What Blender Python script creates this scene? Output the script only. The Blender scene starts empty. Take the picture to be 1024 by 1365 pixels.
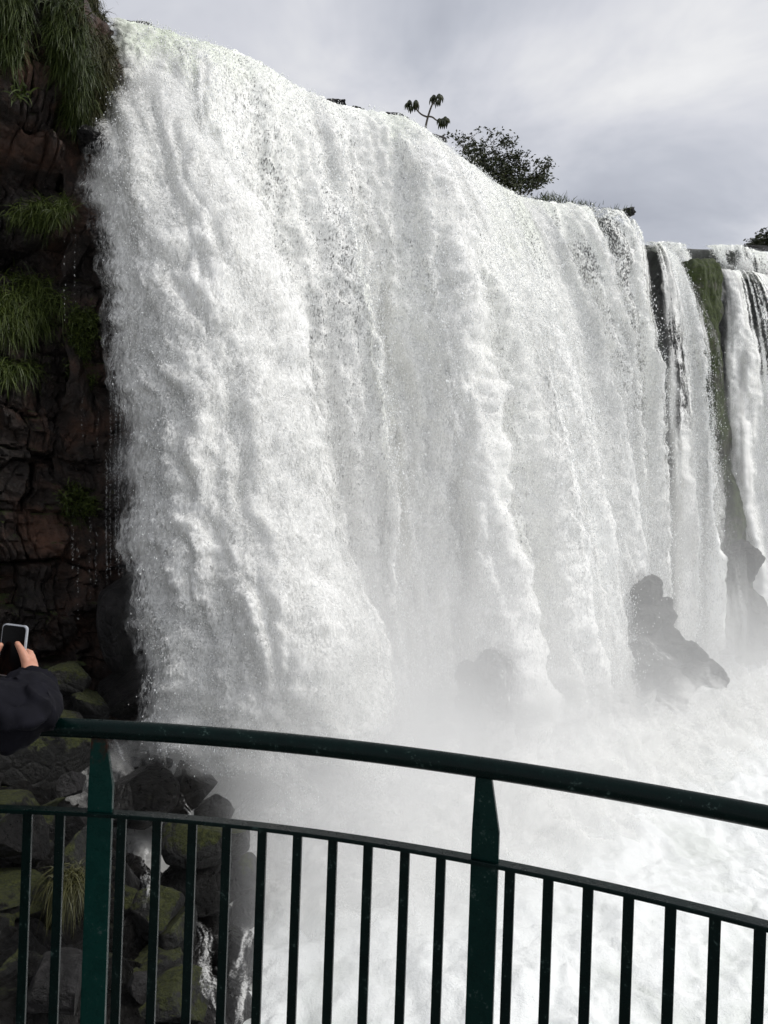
import bpy, bmesh, math, random
import numpy as np
from mathutils import Vector, Matrix

rng = np.random.default_rng(7)
random.seed(7)
SC = bpy.context.scene
COL = SC.collection
R_ = math.radians

# ------------------------------------------------------------------ camera model
CAM = np.array([0.0, 0.0, 1.6])
FPX, W0, H0 = 1000.0, 1024.0, 1365.0
ROLL = R_(2.0)
CR = np.array([math.cos(ROLL), 0, math.sin(ROLL)])
CU = np.array([-math.sin(ROLL), 0, math.cos(ROLL)])
CF = np.array([0.0, 1.0, 0.0])

def ray(px, py):
    px = np.asarray(px, float); py = np.asarray(py, float)
    a = (px - W0 / 2) / FPX; b = (H0 / 2 - py) / FPX
    return CF + a[..., None] * CR + b[..., None] * CU
def at(px, py, D):
    return CAM + np.asarray(D, float)[..., None] * ray(px, py)
def atz(px, py, z):
    d = ray(px, py)
    return CAM + ((z - CAM[2]) / d[..., 2])[..., None] * d
def proj(P):
    r = P - CAM
    D = np.maximum(r[..., 1], 0.05)
    return W0 / 2 + FPX * (r @ CR) / D, H0 / 2 - FPX * (r @ CU) / D

ZL = 17.6      # lip of the falls
ZP = -6.4      # surface of the pool

# ------------------------------------------------------------------ numpy noise
def _hash(ix, iy, iz, seed):
    h = (ix.astype(np.int64) * 374761393 + iy.astype(np.int64) * 668265263 + iz.astype(np.int64) * 2147483647 + seed * 974711) & 0xFFFFFFFF
    h = ((h ^ (h >> 13)) * 1274126177) & 0xFFFFFFFF
    h = ((h ^ (h >> 16)) * 2246822519) & 0xFFFFFFFF
    return (h ^ (h >> 15)) & 0xFFFFFFFF
def rnd(ix, iy, iz, seed):
    return _hash(ix, iy, iz, seed) / 4294967295.0
def noise3(x, y, z, seed=0):
    x, y, z = np.broadcast_arrays(np.asarray(x, float), np.asarray(y, float), np.asarray(z, float))
    xi, yi, zi = np.floor(x), np.floor(y), np.floor(z)
    xf, yf, zf = x - xi, y - yi, z - zi
    u, v, w = [t * t * t * (t * (t * 6 - 15) + 10) for t in (xf, yf, zf)]
    out = 0
    for i in (0, 1):
        for j in (0, 1):
            for k in (0, 1):
                h = _hash(xi + i, yi + j, zi + k, seed)
                gx = (h & 255) / 127.5 - 1; gy = ((h >> 8) & 255) / 127.5 - 1; gz = ((h >> 16) & 255) / 127.5 - 1
                g = gx * (xf - i) + gy * (yf - j) + gz * (zf - k)
                out = out + g * (u if i else 1 - u) * (v if j else 1 - v) * (w if k else 1 - w)
    return out * 1.3
def noise2(x, y, seed=0):
    x, y = np.broadcast_arrays(np.asarray(x, float), np.asarray(y, float))
    xi, yi = np.floor(x), np.floor(y)
    xf, yf = x - xi, y - yi
    u, v = [t * t * t * (t * (t * 6 - 15) + 10) for t in (xf, yf)]
    out = 0
    zz = np.zeros_like(xi)
    for i in (0, 1):
        for j in (0, 1):
            h = _hash(xi + i, yi + j, zz, seed)
            a = h * (2 * math.pi / 4294967295.0)
            g = np.cos(a) * (xf - i) + np.sin(a) * (yf - j)
            out = out + g * (u if i else 1 - u) * (v if j else 1 - v)
    return out * 1.5
def fbm2(x, y, seed=0, octv=4, gain=.5):
    o, a = 0, 1.0
    for i in range(octv):
        o = o + a * noise2(x, y, seed + i * 17); x = x * 2.03 + 5.1; y = y * 2.03 + 1.7; a *= gain
    return o
def fbm3(x, y, z, seed=0, octv=4, gain=.5):
    o, a = 0, 1.0
    for i in range(octv):
        o = o + a * noise3(x, y, z, seed + i * 17); x = x * 2.03 + 5.1; y = y * 2.03 + 1.7; z = z * 2.03 + 3.3; a *= gain
    return o
def comet(s, u, ss, su, seed):
    """falling clots of foam: sharp rounded heads below, long tails above"""
    x, y = s / ss, u / su
    xi, yi = np.floor(x), np.floor(y)
    best = np.zeros_like(x)
    zz = np.zeros_like(x)
    for i in (-1, 0, 1):
        for j in (-1, 0, 1, 2):
            cx = xi + i + rnd(xi + i, yi + j, zz, seed)
            cy = yi + j + rnd(xi + i, yi + j, zz + 3, seed)
            am = .45 + .55 * rnd(xi + i, yi + j, zz + 7, seed)
            dx = x - cx; dy = y - cy
            r = np.sqrt(dx * dx * 1.5 + np.where(dy > 0, dy * 1.5, dy * .5) ** 2)
            best = np.maximum(best, am * np.clip(1 - r, 0, 1) ** .8)
    return best
def sstep(a, b, x):
    t = np.clip((x - a) / (b - a), 0, 1); return t * t * (3 - 2 * t)

# ------------------------------------------------------------------ mesh helpers
def mesh_np(name, V, F, mat=None, smooth=True, attrs=None, parent=None):
    V = np.ascontiguousarray(V, np.float32).reshape(-1, 3); F = np.ascontiguousarray(F, np.int32)
    me = bpy.data.meshes.new(name)
    me.vertices.add(len(V)); me.vertices.foreach_set('co', V.ravel())
    n, k = F.shape
    me.loops.add(n * k); me.loops.foreach_set('vertex_index', F.ravel())
    me.polygons.add(n)
    me.polygons.foreach_set('loop_start', np.arange(0, n * k, k, dtype=np.int32))
    try: me.polygons.foreach_set('loop_total', np.full(n, k, np.int32))
    except Exception: pass
    me.polygons.foreach_set('use_smooth', np.full(n, smooth, dtype=bool))
    for an, av in (attrs or {}).items():
        at_ = me.attributes.new(an, 'FLOAT', 'POINT'); at_.data.foreach_set('value', np.ascontiguousarray(av, np.float32).ravel())
    me.update(); me.validate()
    if mat: me.materials.append(mat)
    o = bpy.data.objects.new(name, me); COL.objects.link(o)
    if parent is not None: o.parent = parent
    return o
def grid_faces(nr, nc, closed=False):
    i = np.arange(nr - 1)[:, None]; j = np.arange(nc if closed else nc - 1)[None, :]
    a = i * nc + j; b = i * nc + (j + 1) % nc
    return np.stack([a, b, b + nc, a + nc], -1).reshape(-1, 4)
def grid_normals(P):
    du = np.gradient(P, axis=0); dv = np.gradient(P, axis=1)
    n = np.cross(dv, du); n /= np.linalg.norm(n, axis=-1, keepdims=True) + 1e-9
    s = np.sign(np.sum(n * (CAM - P), -1, keepdims=True)); s[s == 0] = 1
    return n * s
def tag(o, label=None, cat=None, group=None, kind=None):
    if label: o['label'] = label
    if cat: o['category'] = cat
    if group: o['group'] = group
    if kind: o['kind'] = kind
    return o
def empty(name, loc):
    o = bpy.data.objects.new(name, None); COL.objects.link(o); o.location = Vector(loc); o.empty_display_size = .2
    return o
def put(o, parent):
    """parent keeping the world place (parents are only translated)"""
    o.parent = parent
    o.matrix_parent_inverse = Matrix.Translation(-parent.location)
    return o

# ------------------------------------------------------------------ materials
def newmat(name):
    m = bpy.data.materials.new(name); m.use_nodes = True
    nt = m.node_tree
    return m, nt, nt.nodes['Principled BSDF'], nt.nodes['Material Output']
def nd(nt, typ, **kw):
    n = nt.nodes.new(typ)
    for k, v in kw.items():
        if k.startswith('i_'):
            key = k[2:]
            n.inputs[int(key) if key.isdigit() else key.replace('_', ' ')].default_value = v
        else: setattr(n, k, v)
    return n
def mathn(nt, op, a, b=None, clamp=False):
    n = nt.nodes.new('ShaderNodeMath'); n.operation = op; n.use_clamp = clamp
    for i, v in enumerate((a, b)):
        if v is None: continue
        if isinstance(v, (int, float)): n.inputs[i].default_value = v
        else: nt.links.new(v, n.inputs[i])
    return n.outputs[0]
def ramp(nt, src, stops):
    n = nt.nodes.new('ShaderNodeValToRGB'); cr = n.color_ramp
    while len(cr.elements) < len(stops): cr.elements.new(.5)
    for e, (p, c) in zip(cr.elements, stops):
        e.position = p; e.color = (*c, 1) if len(c) == 3 else c
    nt.links.new(src, n.inputs[0]); return n.outputs[0]
def noise_n(nt, vec, scale, detail=4, rough=.55, dist=0):
    n = nd(nt, 'ShaderNodeTexNoise'); n.inputs['Scale'].default_value = scale; n.inputs['Detail'].default_value = detail
    n.inputs['Roughness'].default_value = rough; n.inputs['Distortion'].default_value = dist
    if vec is not None: nt.links.new(vec, n.inputs['Vector'])
    return n.outputs['Fac']
def mapping(nt, sc=(1, 1, 1)):
    g = nd(nt, 'ShaderNodeNewGeometry'); m = nd(nt, 'ShaderNodeMapping'); m.inputs['Scale'].default_value = sc
    nt.links.new(g.outputs['Position'], m.inputs['Vector']); return m.outputs['Vector'], g
def mixc(nt, fac, a, b, typ='MIX'):
    n = nd(nt, 'ShaderNodeMix', data_type='RGBA', blend_type=typ)
    for sock, v in ((n.inputs[0], fac), (n.inputs[6], a), (n.inputs[7], b)):
        if isinstance(v, (int, float)): sock.default_value = v
        elif isinstance(v, tuple): sock.default_value = (*v, 1)
        else: nt.links.new(v, sock)
    return n.outputs[2]

def water_mat(name, holes=True, stretch=.36, grain=9.0, lace=.5, lo=.44, hi=.58, sss=.0):
    m, nt, bs, out = newmat(name)
    v, g = mapping(nt, (1, 1, stretch))
    den = nd(nt, 'ShaderNodeAttribute', attribute_name='thick').outputs['Fac']
    grn = nd(nt, 'ShaderNodeAttribute', attribute_name='tint').outputs['Fac']
    base = mixc(nt, grn, (.90, .90, .875), (.55, .62, .46))
    nt.links.new(base, bs.inputs['Base Color'])
    bs.inputs['Roughness'].default_value = .55
    bs.inputs['Specular IOR Level'].default_value = .12
    bs.subsurface_method = 'BURLEY'; bs.inputs['Subsurface Weight'].default_value = sss
    bs.inputs['Subsurface Radius'].default_value = (1, 1, 1); bs.inputs['Subsurface Scale'].default_value = .22
    if holes:
        n1 = noise_n(nt, v, grain, 3, .65)
        n2 = noise_n(nt, v, grain * .27, 2, .5)
        s = mathn(nt, 'ADD', mathn(nt, 'MULTIPLY', n1, 1 - lace * .5), mathn(nt, 'MULTIPLY', n2, lace * .5))
        s = mathn(nt, 'ADD', s, mathn(nt, 'SUBTRACT', den, .5))
        r = nd(nt, 'ShaderNodeMapRange', interpolation_type='SMOOTHSTEP')
        r.inputs['From Min'].default_value = lo; r.inputs['From Max'].default_value = hi
        nt.links.new(s, r.inputs['Value'])
        fd = nd(nt, 'ShaderNodeAttribute', attribute_name='fade').outputs['Fac']
        nt.links.new(mathn(nt, 'MULTIPLY', r.outputs[0], fd), bs.inputs['Alpha'])
    b1 = noise_n(nt, v, 14, 3, .7)
    bp = nd(nt, 'ShaderNodeBump'); bp.inputs['Strength'].default_value = .4; bp.inputs['Distance'].default_value = .04
    nt.links.new(b1, bp.inputs['Height']); nt.links.new(bp.outputs[0], bs.inputs['Normal'])
    return m
M = {}
M['fall'] = water_mat('falling_water', grain=20, lace=.4, lo=.40, hi=.58, sss=.8)
M['plume'] = water_mat('plume_water', grain=18, lace=.4, lo=.34, hi=.66, sss=.8)
M['veil'] = water_mat('spray_veil', grain=19, lace=.6, lo=.34, hi=.74)
M['spray'], nt, bs, _ = newmat('spray_drops')
bs.inputs['Base Color'].default_value = (.88, .9, .9, 1); bs.inputs['Roughness'].default_value = .4

def rock_mat(name, c1, c2, c3, moss=0.0, mossc=((.018, .03, .006), (.06, .075, .012)), scale=1.0, rough=.45, wet=.5, bump=.5, bd=.12, lo=.35, hi=1.3):
    m, nt, bs, out = newmat(name)
    v, g = mapping(nt, (1, 1, 1))
    n1 = noise_n(nt, v, .6 * scale, 7, .66, .3); n2 = noise_n(nt, v, 4 * scale, 6, .65)
    base = ramp(nt, n1, [(.3, c1), (.5, c2), (.7, c3)])
    base = mixc(nt, mathn(nt, 'MULTIPLY', n2, .9), base, (.0, .0, .0), 'MIX') if False else mixc(nt, .6, base, ramp(nt, n2, [(.34, (lo, lo, lo)), (.66, (hi, hi, hi))]), 'MULTIPLY')
    rg = nd(nt, 'ShaderNodeMapRange'); rg.inputs['To Min'].default_value = rough - .2; rg.inputs['To Max'].default_value = rough + .3
    nt.links.new(n2, rg.inputs['Value'])
    rr = rg.outputs[0]
    if moss > 0:
        sx = nd(nt, 'ShaderNodeSeparateXYZ'); nt.links.new(g.outputs['Normal'], sx.inputs[0])
        n3 = noise_n(nt, v, 1.3 * scale, 8, .72)
        f = mathn(nt, 'ADD', mathn(nt, 'MULTIPLY', sx.outputs['Z'], .35), mathn(nt, 'MULTIPLY', n3, 1.5))
        f = mathn(nt, 'ADD', f, moss - 1.35)
        mr = nd(nt, 'ShaderNodeMapRange', interpolation_type='SMOOTHSTEP'); mr.inputs['From Min'].default_value = 0; mr.inputs['From Max'].default_value = .14
        nt.links.new(f, mr.inputs['Value'])
        mc = ramp(nt, noise_n(nt, v, 9 * scale, 5, .7), [(.3, mossc[0]), (.7, mossc[1])])
        base = mixc(nt, mr.outputs[0], base, mc)
        rr = mathn(nt, 'ADD', rr, mathn(nt, 'MULTIPLY', mr.outputs[0], .4), True)
    nt.links.new(base, bs.inputs['Base Color']); nt.links.new(rr, bs.inputs['Roughness'])
    bs.inputs['Specular IOR Level'].default_value = wet
    b1 = noise_n(nt, v, 7 * scale, 8, .7)
    vo = nd(nt, 'ShaderNodeTexVoronoi', feature='DISTANCE_TO_EDGE'); vo.inputs['Scale'].default_value = 1.6 * scale
    nt.links.new(v, vo.inputs['Vector'])
    crack = mathn(nt, 'MINIMUM', mathn(nt, 'MULTIPLY', vo.outputs['Distance'], 8), 1.0)
    h = mathn(nt, 'ADD', b1, mathn(nt, 'MULTIPLY', crack, .25))
    bp = nd(nt, 'ShaderNodeBump'); bp.inputs['Strength'].default_value = bump; bp.inputs['Distance'].default_value = bd
    nt.links.new(h, bp.inputs['Height']); nt.links.new(bp.outputs[0], bs.inputs['Normal'])
    return m
M['cliff'] = rock_mat('basalt_cliff', (.004, .004, .0038), (.022, .014, .010), (.125, .06, .036), moss=.27, scale=.6, bump=.8, bd=.25, lo=.2, hi=1.6)
M['backwall'] = rock_mat('wet_wall', (.03, .031, .031), (.075, .08, .075), (.15, .155, .145), moss=.38, scale=.5, mossc=((.015, .03, .008), (.05, .08, .02)))
M['boulder'] = rock_mat('wet_boulder', (.002, .002, .002), (.007, .0065, .006), (.022, .02, .018), moss=.16, scale=1.6, bump=1.0, bd=.3, lo=.1, hi=1.7, rough=.28, wet=.5, mossc=((.010, .014, .003), (.035, .040, .007)))
M['boulder_moss'] = rock_mat('mossy_boulder', (.004, .004, .0035), (.009, .009, .008), (.02, .019, .015), moss=.44, scale=1.6, bump=1.0, bd=.3, lo=.1, hi=2.0, mossc=((.010, .016, .002), (.075, .085, .011)))
M['boulder_grey'] = rock_mat('grey_boulder', (.01, .0095, .0095), (.028, .026, .026), (.07, .064, .064), moss=-.1, scale=1.6, bump=1.0, bd=.3, lo=.2, hi=1.8)
M['spray_rock'] = rock_mat('spray_rock', (.012, .012, .011), (.035, .035, .032), (.10, .10, .095), moss=.12, scale=.9, bump=1.0, bd=.4, lo=.25, hi=1.7)
M['moss_rock'] = rock_mat('mossy_buttress', (.012, .012, .008), (.03, .03, .012), (.05, .05, .02), moss=.75, scale=.7, mossc=((.009, .015, .002), (.042, .06, .008)))

def leaf_mat(name, c1, c2, rough=.5):
    m, nt, bs, _ = newmat(name)
    g = nd(nt, 'ShaderNodeNewGeometry')
    col = ramp(nt, g.outputs['Random Per Island'], [(0, c1), (1, c2)])
    nt.links.new(col, bs.inputs['Base Color']); bs.inputs['Roughness'].default_value = rough
    bs.inputs['Specular IOR Level'].default_value = .3
    return m
M['grass'] = leaf_mat('hanging_grass', (.015, .027, .006), (.062, .082, .020))
M['grass_dry'] = leaf_mat('dry_grass', (.028, .030, .009), (.068, .066, .022))
M['grass_green'] = leaf_mat('bright_grass', (.02, .034, .006), (.07, .092, .019))
M['leaf'] = leaf_mat('bush_leaf', (.008, .014, .005), (.035, .04, .012))
M['bark'], nt, bs, _ = newmat('bark')
bs.inputs['Base Color'].default_value = (.05, .042, .032, 1); bs.inputs['Roughness'].default_value = .85

# ------------------------------------------------------------------ spray specks
def specks(name, C, size, parent, seed, stretch=1.8):
    r = np.random.default_rng(seed)
    n = len(C)
    T = np.array([[1, 1, 1], [-1, -1, 1], [-1, 1, -1], [1, -1, -1]], float) * .6
    a = r.random((n, 3)) * 2 * math.pi
    ca, sa = np.cos(a), np.sin(a)
    V = np.repeat(T[None], n, 0) + r.normal(0, .25, (n, 4, 3))
    x, y, z = V[..., 0].copy(), V[..., 1].copy(), V[..., 2].copy()
    x, y = x * ca[:, :1] - y * sa[:, :1], x * sa[:, :1] + y * ca[:, :1]
    y, z = y * ca[:, 1:2] - z * sa[:, 1:2], y * sa[:, 1:2] + z * ca[:, 1:2]
    V = np.stack([x, y, z * stretch], -1) * size[:, None, None] + C[:, None, :]
    F = np.array([[0, 1, 2], [0, 3, 1], [0, 2, 3], [1, 3, 2]])
    F = (np.arange(n)[:, None, None] * 4 + F[None]).reshape(-1, 3)
    o = mesh_np(name, V.reshape(-1, 3), F, M['spray'], smooth=True)
    o['kind'] = 'stuff'
    if parent is not None: o.parent = parent
    return o

# ------------------------------------------------------------------ falling curtains
def interp_tab(t, tab, n, sm=0):
    tab = np.asarray(tab, float)
    out = np.stack([np.interp(t, tab[:, 0], tab[:, k]) for k in range(1, tab.shape[1])], -1)
    if sm > 0:
        w = np.hanning(2 * sm + 3)[1:-1]; w /= w.sum()
        pad = np.pad(out, ((sm, sm), (0, 0)), mode='edge')
        # linear extrapolation keeps the ends in place
        for q in range(sm):
            pad[sm - 1 - q] = 2 * out[0] - out[min(q + 1, len(out) - 1)]
            pad[-sm + q] = 2 * out[-1] - out[max(-2 - q, -len(out))]
        out = np.stack([np.convolve(pad[:, k], w, 'valid') for k in range(out.shape[1])], -1)
    return out

def blob_field(P, blobs):
    px, py = proj(P)
    f = np.zeros(px.shape)
    wx = fbm2(px / 28, py / 50, 91, 3) * 14
    wy = fbm2(px / 28, py / 50, 95, 3) * 30
    for (x, y, rx, ry, a) in blobs:
        if x < 700 and a < 0: a, rx, ry = a * .62, rx * 1.25, ry * 1.15
        f += a * np.exp(-(((px + wx - x) / rx) ** 2 + ((py + wy - y) / ry) ** 2))
    return f

def curtain(name, lips, zl, zb, ns, nk, tress, blobs, seed, label, amp=1.0, dens0=.8, nspk=60000, zlip_noise=.12, spk_out=.22, back=6.0, greens=(), zls=None, floor=.3, strk=0.0, lump=1.0):
    """lips: (px, py, dX, dY): lip pixel at height zl, sideways throw at the foot; tress: positions (fraction of the lip) of the fold edges"""
    L = np.array([list(atz(l[0], l[1], zl if zls is None else zls[i])) + [l[2], l[3]] for i, l in enumerate(lips)])
    arc = np.concatenate([[0], np.cumsum(np.linalg.norm(np.diff(L[:, :2], axis=0), axis=1))])
    s = np.linspace(0, arc[-1], ns)
    A = interp_tab(s, np.column_stack([arc, L]), ns, max(2, ns // 60))
    nu = max(6, nk // 40)
    k = np.linspace(0, 1, nk - nu)
    drop = (zl - zb) * (.1 * k + .9 * k ** 1.45)
    H = zl - zb
    tau = np.sqrt(drop / H)
    kk = np.concatenate([-np.linspace(1, 0, nu, endpoint=False), tau])     # upstream, then the fall
    dd = np.concatenate([np.zeros(nu), drop])
    hor = np.where(kk < 0, kk * back / 5.0, kk)
    P = np.zeros((len(kk), ns, 3))
    P[..., 0] = A[None, :, 0] + np.where(hor < 0, hor * .4, np.abs(hor) ** 1.5 * 1.08)[:, None] * A[None, :, 3]
    P[..., 1] = A[None, :, 1] + hor[:, None] * A[None, :, 4]
    P[..., 2] = A[None, :, 2] - dd[:, None] * (A[None, :, 2] - zb) / H - np.where(kk < 0, kk * .02, 0)[:, None]
    S = np.repeat(s[None], len(kk), 0); U = np.repeat(dd[:, None], ns, 1)
    N = grid_normals(P)
    N[kk < 0.03] = np.array([0, -.35, .94])
    # coordinates carried along by the flow, warped
    Us = U ** .8 * 2.0
    w1 = fbm2(S / 3.0, Us / 5.0, seed + 1, 3)
    sw = S + w1 * .55
    uw = Us + fbm2(S / 1.6, Us / 3.5, seed + 5, 3) * 1.3
    gro = np.clip((U + .3) / 9.0, 0.05, 1)
    A1 = .25 + 1.25 * np.clip(U / 13, 0, 1) ** .8
    # folds: rising to the right, dropping sharply at each edge
    edges = np.concatenate([[-.2], np.asarray(tress) , [1.2]]) * arc[-1]
    swt = S + fbm2(S / 2.2, Us / 9.0, seed + 9, 3) * .5 * np.clip(U / 8, .12, 1)
    swt = swt + .09 * np.clip(U / 5, .1, 1) * fbm2(S / .45, Us / .9, seed + 71, 3)
    saw = np.zeros_like(S); band = np.zeros_like(S)
    for a, b in zip(edges[:-1], edges[1:]):
        t = (swt - a) / (b - a)
        prof = np.where((t >= 0) & (t < 1), np.clip(t, 0, 1) ** .9 * sstep(1.0, .82, t), 0)
        saw += prof; band += np.where((t >= 0) & (t < 1), sstep(.6, .92, t), 0)
    d = A1 * saw * 1.7
    d += .7 * A1 * (np.abs(noise2(sw / 1.7, Us / 16.0, seed + 11)) - .2)
    d += .4 * A1 * (np.abs(noise2(sw / .7, Us / 7.0, seed + 12)) - .2)
    sv = sw + .25 * fbm2(S / .6, Us / .9, seed + 50, 3); uv = uw + .6 * fbm2(S / .6, Us / .9, seed + 53, 3)
    fall = comet(sv, uv, 1.6, 3.8, seed + 21) * .27 + comet(sv, uv + 3, .8, 1.8, seed + 22) * .32 + comet(sv, uw, .42, 1.0, seed + 23) * .22 + comet(S, Us, .21, .55, seed + 24) * .10
    d += lump * gro * fall * .95 * (1 - .55 * band)
    fine = fbm2(S / .35, Us / .6, seed + 31, 3)
    d += (.06 + .09 * gro) * fine
    vw = CAM - P; vw /= np.linalg.norm(vw, axis=-1, keepdims=True)
    d *= amp * np.clip(np.sum(vw * N, -1) * 1.5, .22, 1)
    lipn = np.exp(-U / .5)
    d = d * (1 - .96 * lipn) + lipn * zlip_noise * (fbm2(S / .5, Us * 0 + seed, seed + 33, 4) - .1)
    P2 = P + N * d[..., None]
    den = dens0 + .16 * noise2(sw / 1.1, Us / 7.0, seed + 41) + .12 * noise2(S / .3, Us / 9.0, seed + 43) * (1 - .7 * gro) + .34 * lump * (fall - .35) + .38 * (saw - .4) - .16 * sstep(-.1, .5, noise2(sw / 3.2, Us / 11.0, seed + 45)) + blob_field(P, blobs)
    den += .14 * sstep(6, 20, U)
    den += strk * (sstep(.80, .88, S / arc[-1]) if strk > .3 else 1.0) * sstep(17, 6, U) * noise2(S / .16, Us / 30.0, seed + 83)
    fl = np.interp(S / arc[-1], [0, .66, .78, 1], [floor, floor, floor - .12, floor - .12])
    den = np.where(den < fl + .04, fl + .04 - (fl + .04 - den) * .22, den)
    e = np.minimum(S, arc[-1] - S)
    den -= .1 * sstep(.5, 0, e + .3 * fine)
    fade = sstep(-.1, 1.3, e + .5 * (fine if lump > .5 else fbm2(S / .3, Us / 6.0, seed + 87, 3))) * sstep(zb + .4, zb + 4.0, P[..., 2] + 1.2 * noise2(S / 1.2, U / 1.5, seed + 81))
    grn = np.clip(.22 * np.exp(-U / 1.2) + .10 * (noise2(S / 2.0, Us / 9, seed + 47) + .3), 0, 1)
    for (x, y, rx, ry, a) in greens: grn = np.clip(grn + blob_field(P, [(x, y, rx, ry, a)]), 0, 1)
    o = mesh_np(name, P2, grid_faces(len(kk), ns), M['fall'], True, {'thick': den, 'tint': grn, 'fade': fade})
    tag(o, label, 'waterfall')
    # a looser veil of spray riding in front of the folds
    q = 2
    for k, (off, less) in enumerate(((.10, .12), (.26, .24))):
        Vl = (P2 + N * (off * (.15 + gro) * (.5 + 1.0 * lump * fall) + .05 * gro * noise2(S / .3, Us / .4, seed + 60 + k))[..., None])[nu::q, ::q]
        vd = (den - less - .3 * np.exp(-U / .8))[nu::q, ::q]
        vo = mesh_np('spray_veil', Vl, grid_faces(*Vl.shape[:2]), M['veil'], True, {'thick': vd, 'tint': Vl[..., 0] * 0, 'fade': fade[nu::q, ::q]}, o); vo['kind'] = 'stuff'
    # loose drops thrown off the folds
    if nspk:
        r = np.random.default_rng(seed)
        p = np.clip(den - .42, 0, 1) * (np.minimum(S, arc[-1] - S) > 1.2) * (arc[-1] - S > (3.5 if ns > 700 else 1.2)) * fade * (.2 + saw + fall) * (.12 + gro) * (kk[:, None] >= 0)
        p = (p / p.sum()).ravel()
        idx = r.choice(p.size, nspk, p=p)
        C = P2.reshape(-1, 3)[idx] + N.reshape(-1, 3)[idx] * r.exponential(spk_out, nspk)[:, None] * (.15 + gro.ravel()[idx])[:, None] + r.normal(0, .04, (nspk, 3))
        specks('spray', C, r.uniform(.010, .024, nspk) * (1 + (r.random(nspk) < .05) * .8), o, seed)
    return o, P, s, arc[-1]

main_lips = [(128, 22, 4.6, -2.6), (165, 30, 4.0, -3.0), (200, 36, 3.2, -3.2), (245, 52, 2.6, -3.4), (300, 65, 2.6, -3.6), (350, 86, 2.7, -3.7), (400, 120, 2.8, -3.8), (450, 141, 3.2, -3.8),
             (500, 152, 4.0, -3.8), (540, 158, 4.4, -4.0), (575, 182, 4.8, -4.2), (610, 210, 5.1, -4.2), (650, 240, 5.1, -4.2), (690, 263, 4.7, -4.2),
             (730, 270, 3.6, -3.6), (765, 273, 2.4, -2.8), (800, 277, 1.4, -2.2), (830, 281, .8, -1.8), (845, 292, .7, -1.6), (853, 308, .6, -1.6), (858, 320, .5, -1.5)]
main_blobs = [(215, 75, 40, 38, -.30), (300, 150, 16, 50, -.24), (322, 160, 10, 40, -.2), (250, 150, 14, 50, -.15),
              (425, 350, 30, 80, -.24), (445, 450, 26, 60, -.28), (440, 560, 16, 70, -.24), (465, 690, 30, 80, -.26), (450, 620, 14, 60, -.22),
              (525, 275, 10, 55, -.26), (540, 200, 12, 40, -.22), (560, 430, 12, 70, -.14), (600, 480, 14, 50, -.14), (612, 600, 16, 70, -.12),
              (335, 260, 60, 150, -.13), (400, 480, 45, 200, -.12), (230, 110, 50, 60, -.1), (470, 330, 40, 200, -.06), (560, 330, 50, 160, -.05), (620, 560, 50, 160, -.05), (700, 420, 12, 70, -.12), (745, 420, 10, 90, -.12), (775, 330, 14, 70, -.12), (803, 380, 14, 110, -.16), (828, 400, 13, 130, -.18),
              (850, 530, 10, 60, -.28), (848, 440, 8, 60, -.18), (838, 640, 16, 90, -.2), (770, 560, 18, 70, -.12), (845, 310, 10, 25, -.15), (810, 560, 10, 60, -.15)]
main, PM, s_main, len_main = curtain('waterfall', main_lips, ZL, ZP - .3, 860, 780, [.16, .27, .40, .47, .585, .70, .80, .86], main_blobs, 101,
        floor=.555, strk=.4, label='broad white main curtain of the waterfall across the middle of the photo', nspk=150000, dens0=.61,
        greens=((205, 65, 60, 50, .6), (300, 90, 60, 40, .25), (540, 170, 40, 40, .2), (690, 300, 40, 60, .25)))

second, PS2, _, _ = curtain('waterfall', [(864, 321, .3, -2.6), (880, 326, .3, -3.2), (893, 337, .7, -4.2), (903, 347, 2.3, -5.4)], ZL, ZP - .3, 240, 560, [.4, .8],
        [(874, 390, 5, 60, -.25), (888, 480, 6, 60, -.2), (893, 560, 9, 60, -.15), (900, 660, 16, 70, -.18), (925, 690, 8, 60, -.15)], 211,
        'narrow white waterfall slipping down just left of the mossy rock buttress', lump=.4, strk=.3, amp=.6, nspk=26000, dens0=.61)
third, PS3, _, _ = curtain('waterfall', [(952, 358, .2, -2.0), (977, 360, 1.2, -3.4), (1000, 362, 2.0, -4.6), (1030, 372, 2.8, -5.4), (1080, 390, 3.5, -6), (1170, 400, 4, -6)], ZL, ZP - .3, 380, 560, [.12, .35, .7],
        [(968, 430, 9, 50, -.16), (980, 520, 14, 80, -.2), (990, 620, 10, 80, -.15), (1000, 440, 8, 50, -.1)], 307,
        'white waterfall at the right edge of the photo, right of the mossy buttress', lump=.45, strk=.3, amp=.7, nspk=36000, dens0=.74)
upper, PS4, _, _ = curtain('waterfall', [(858, 321, .1, -.5), (880, 322, .1, -.6), (905, 325, .1, -.8), (940, 327, .1, -.8), (985, 327, .1, -.8), (1010, 335, .1, -.9), (1040, 340, .1, -.9), (1180, 345, .1, -.9)],
        ZL + 3.6, ZL - .6, 520, 160, [.2, .45, .62, .8],
        [(885, 335, 16, 16, -.3), (925, 342, 14, 22, -.3), (945, 335, 8, 24, -.3), (985, 342, 14, 22, -.28), (905, 338, 7, 14, -.15)], 401,
        'low upper step of the falls along the skyline behind the main lip', amp=.45, nspk=9000, dens0=.63, back=3)

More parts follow.
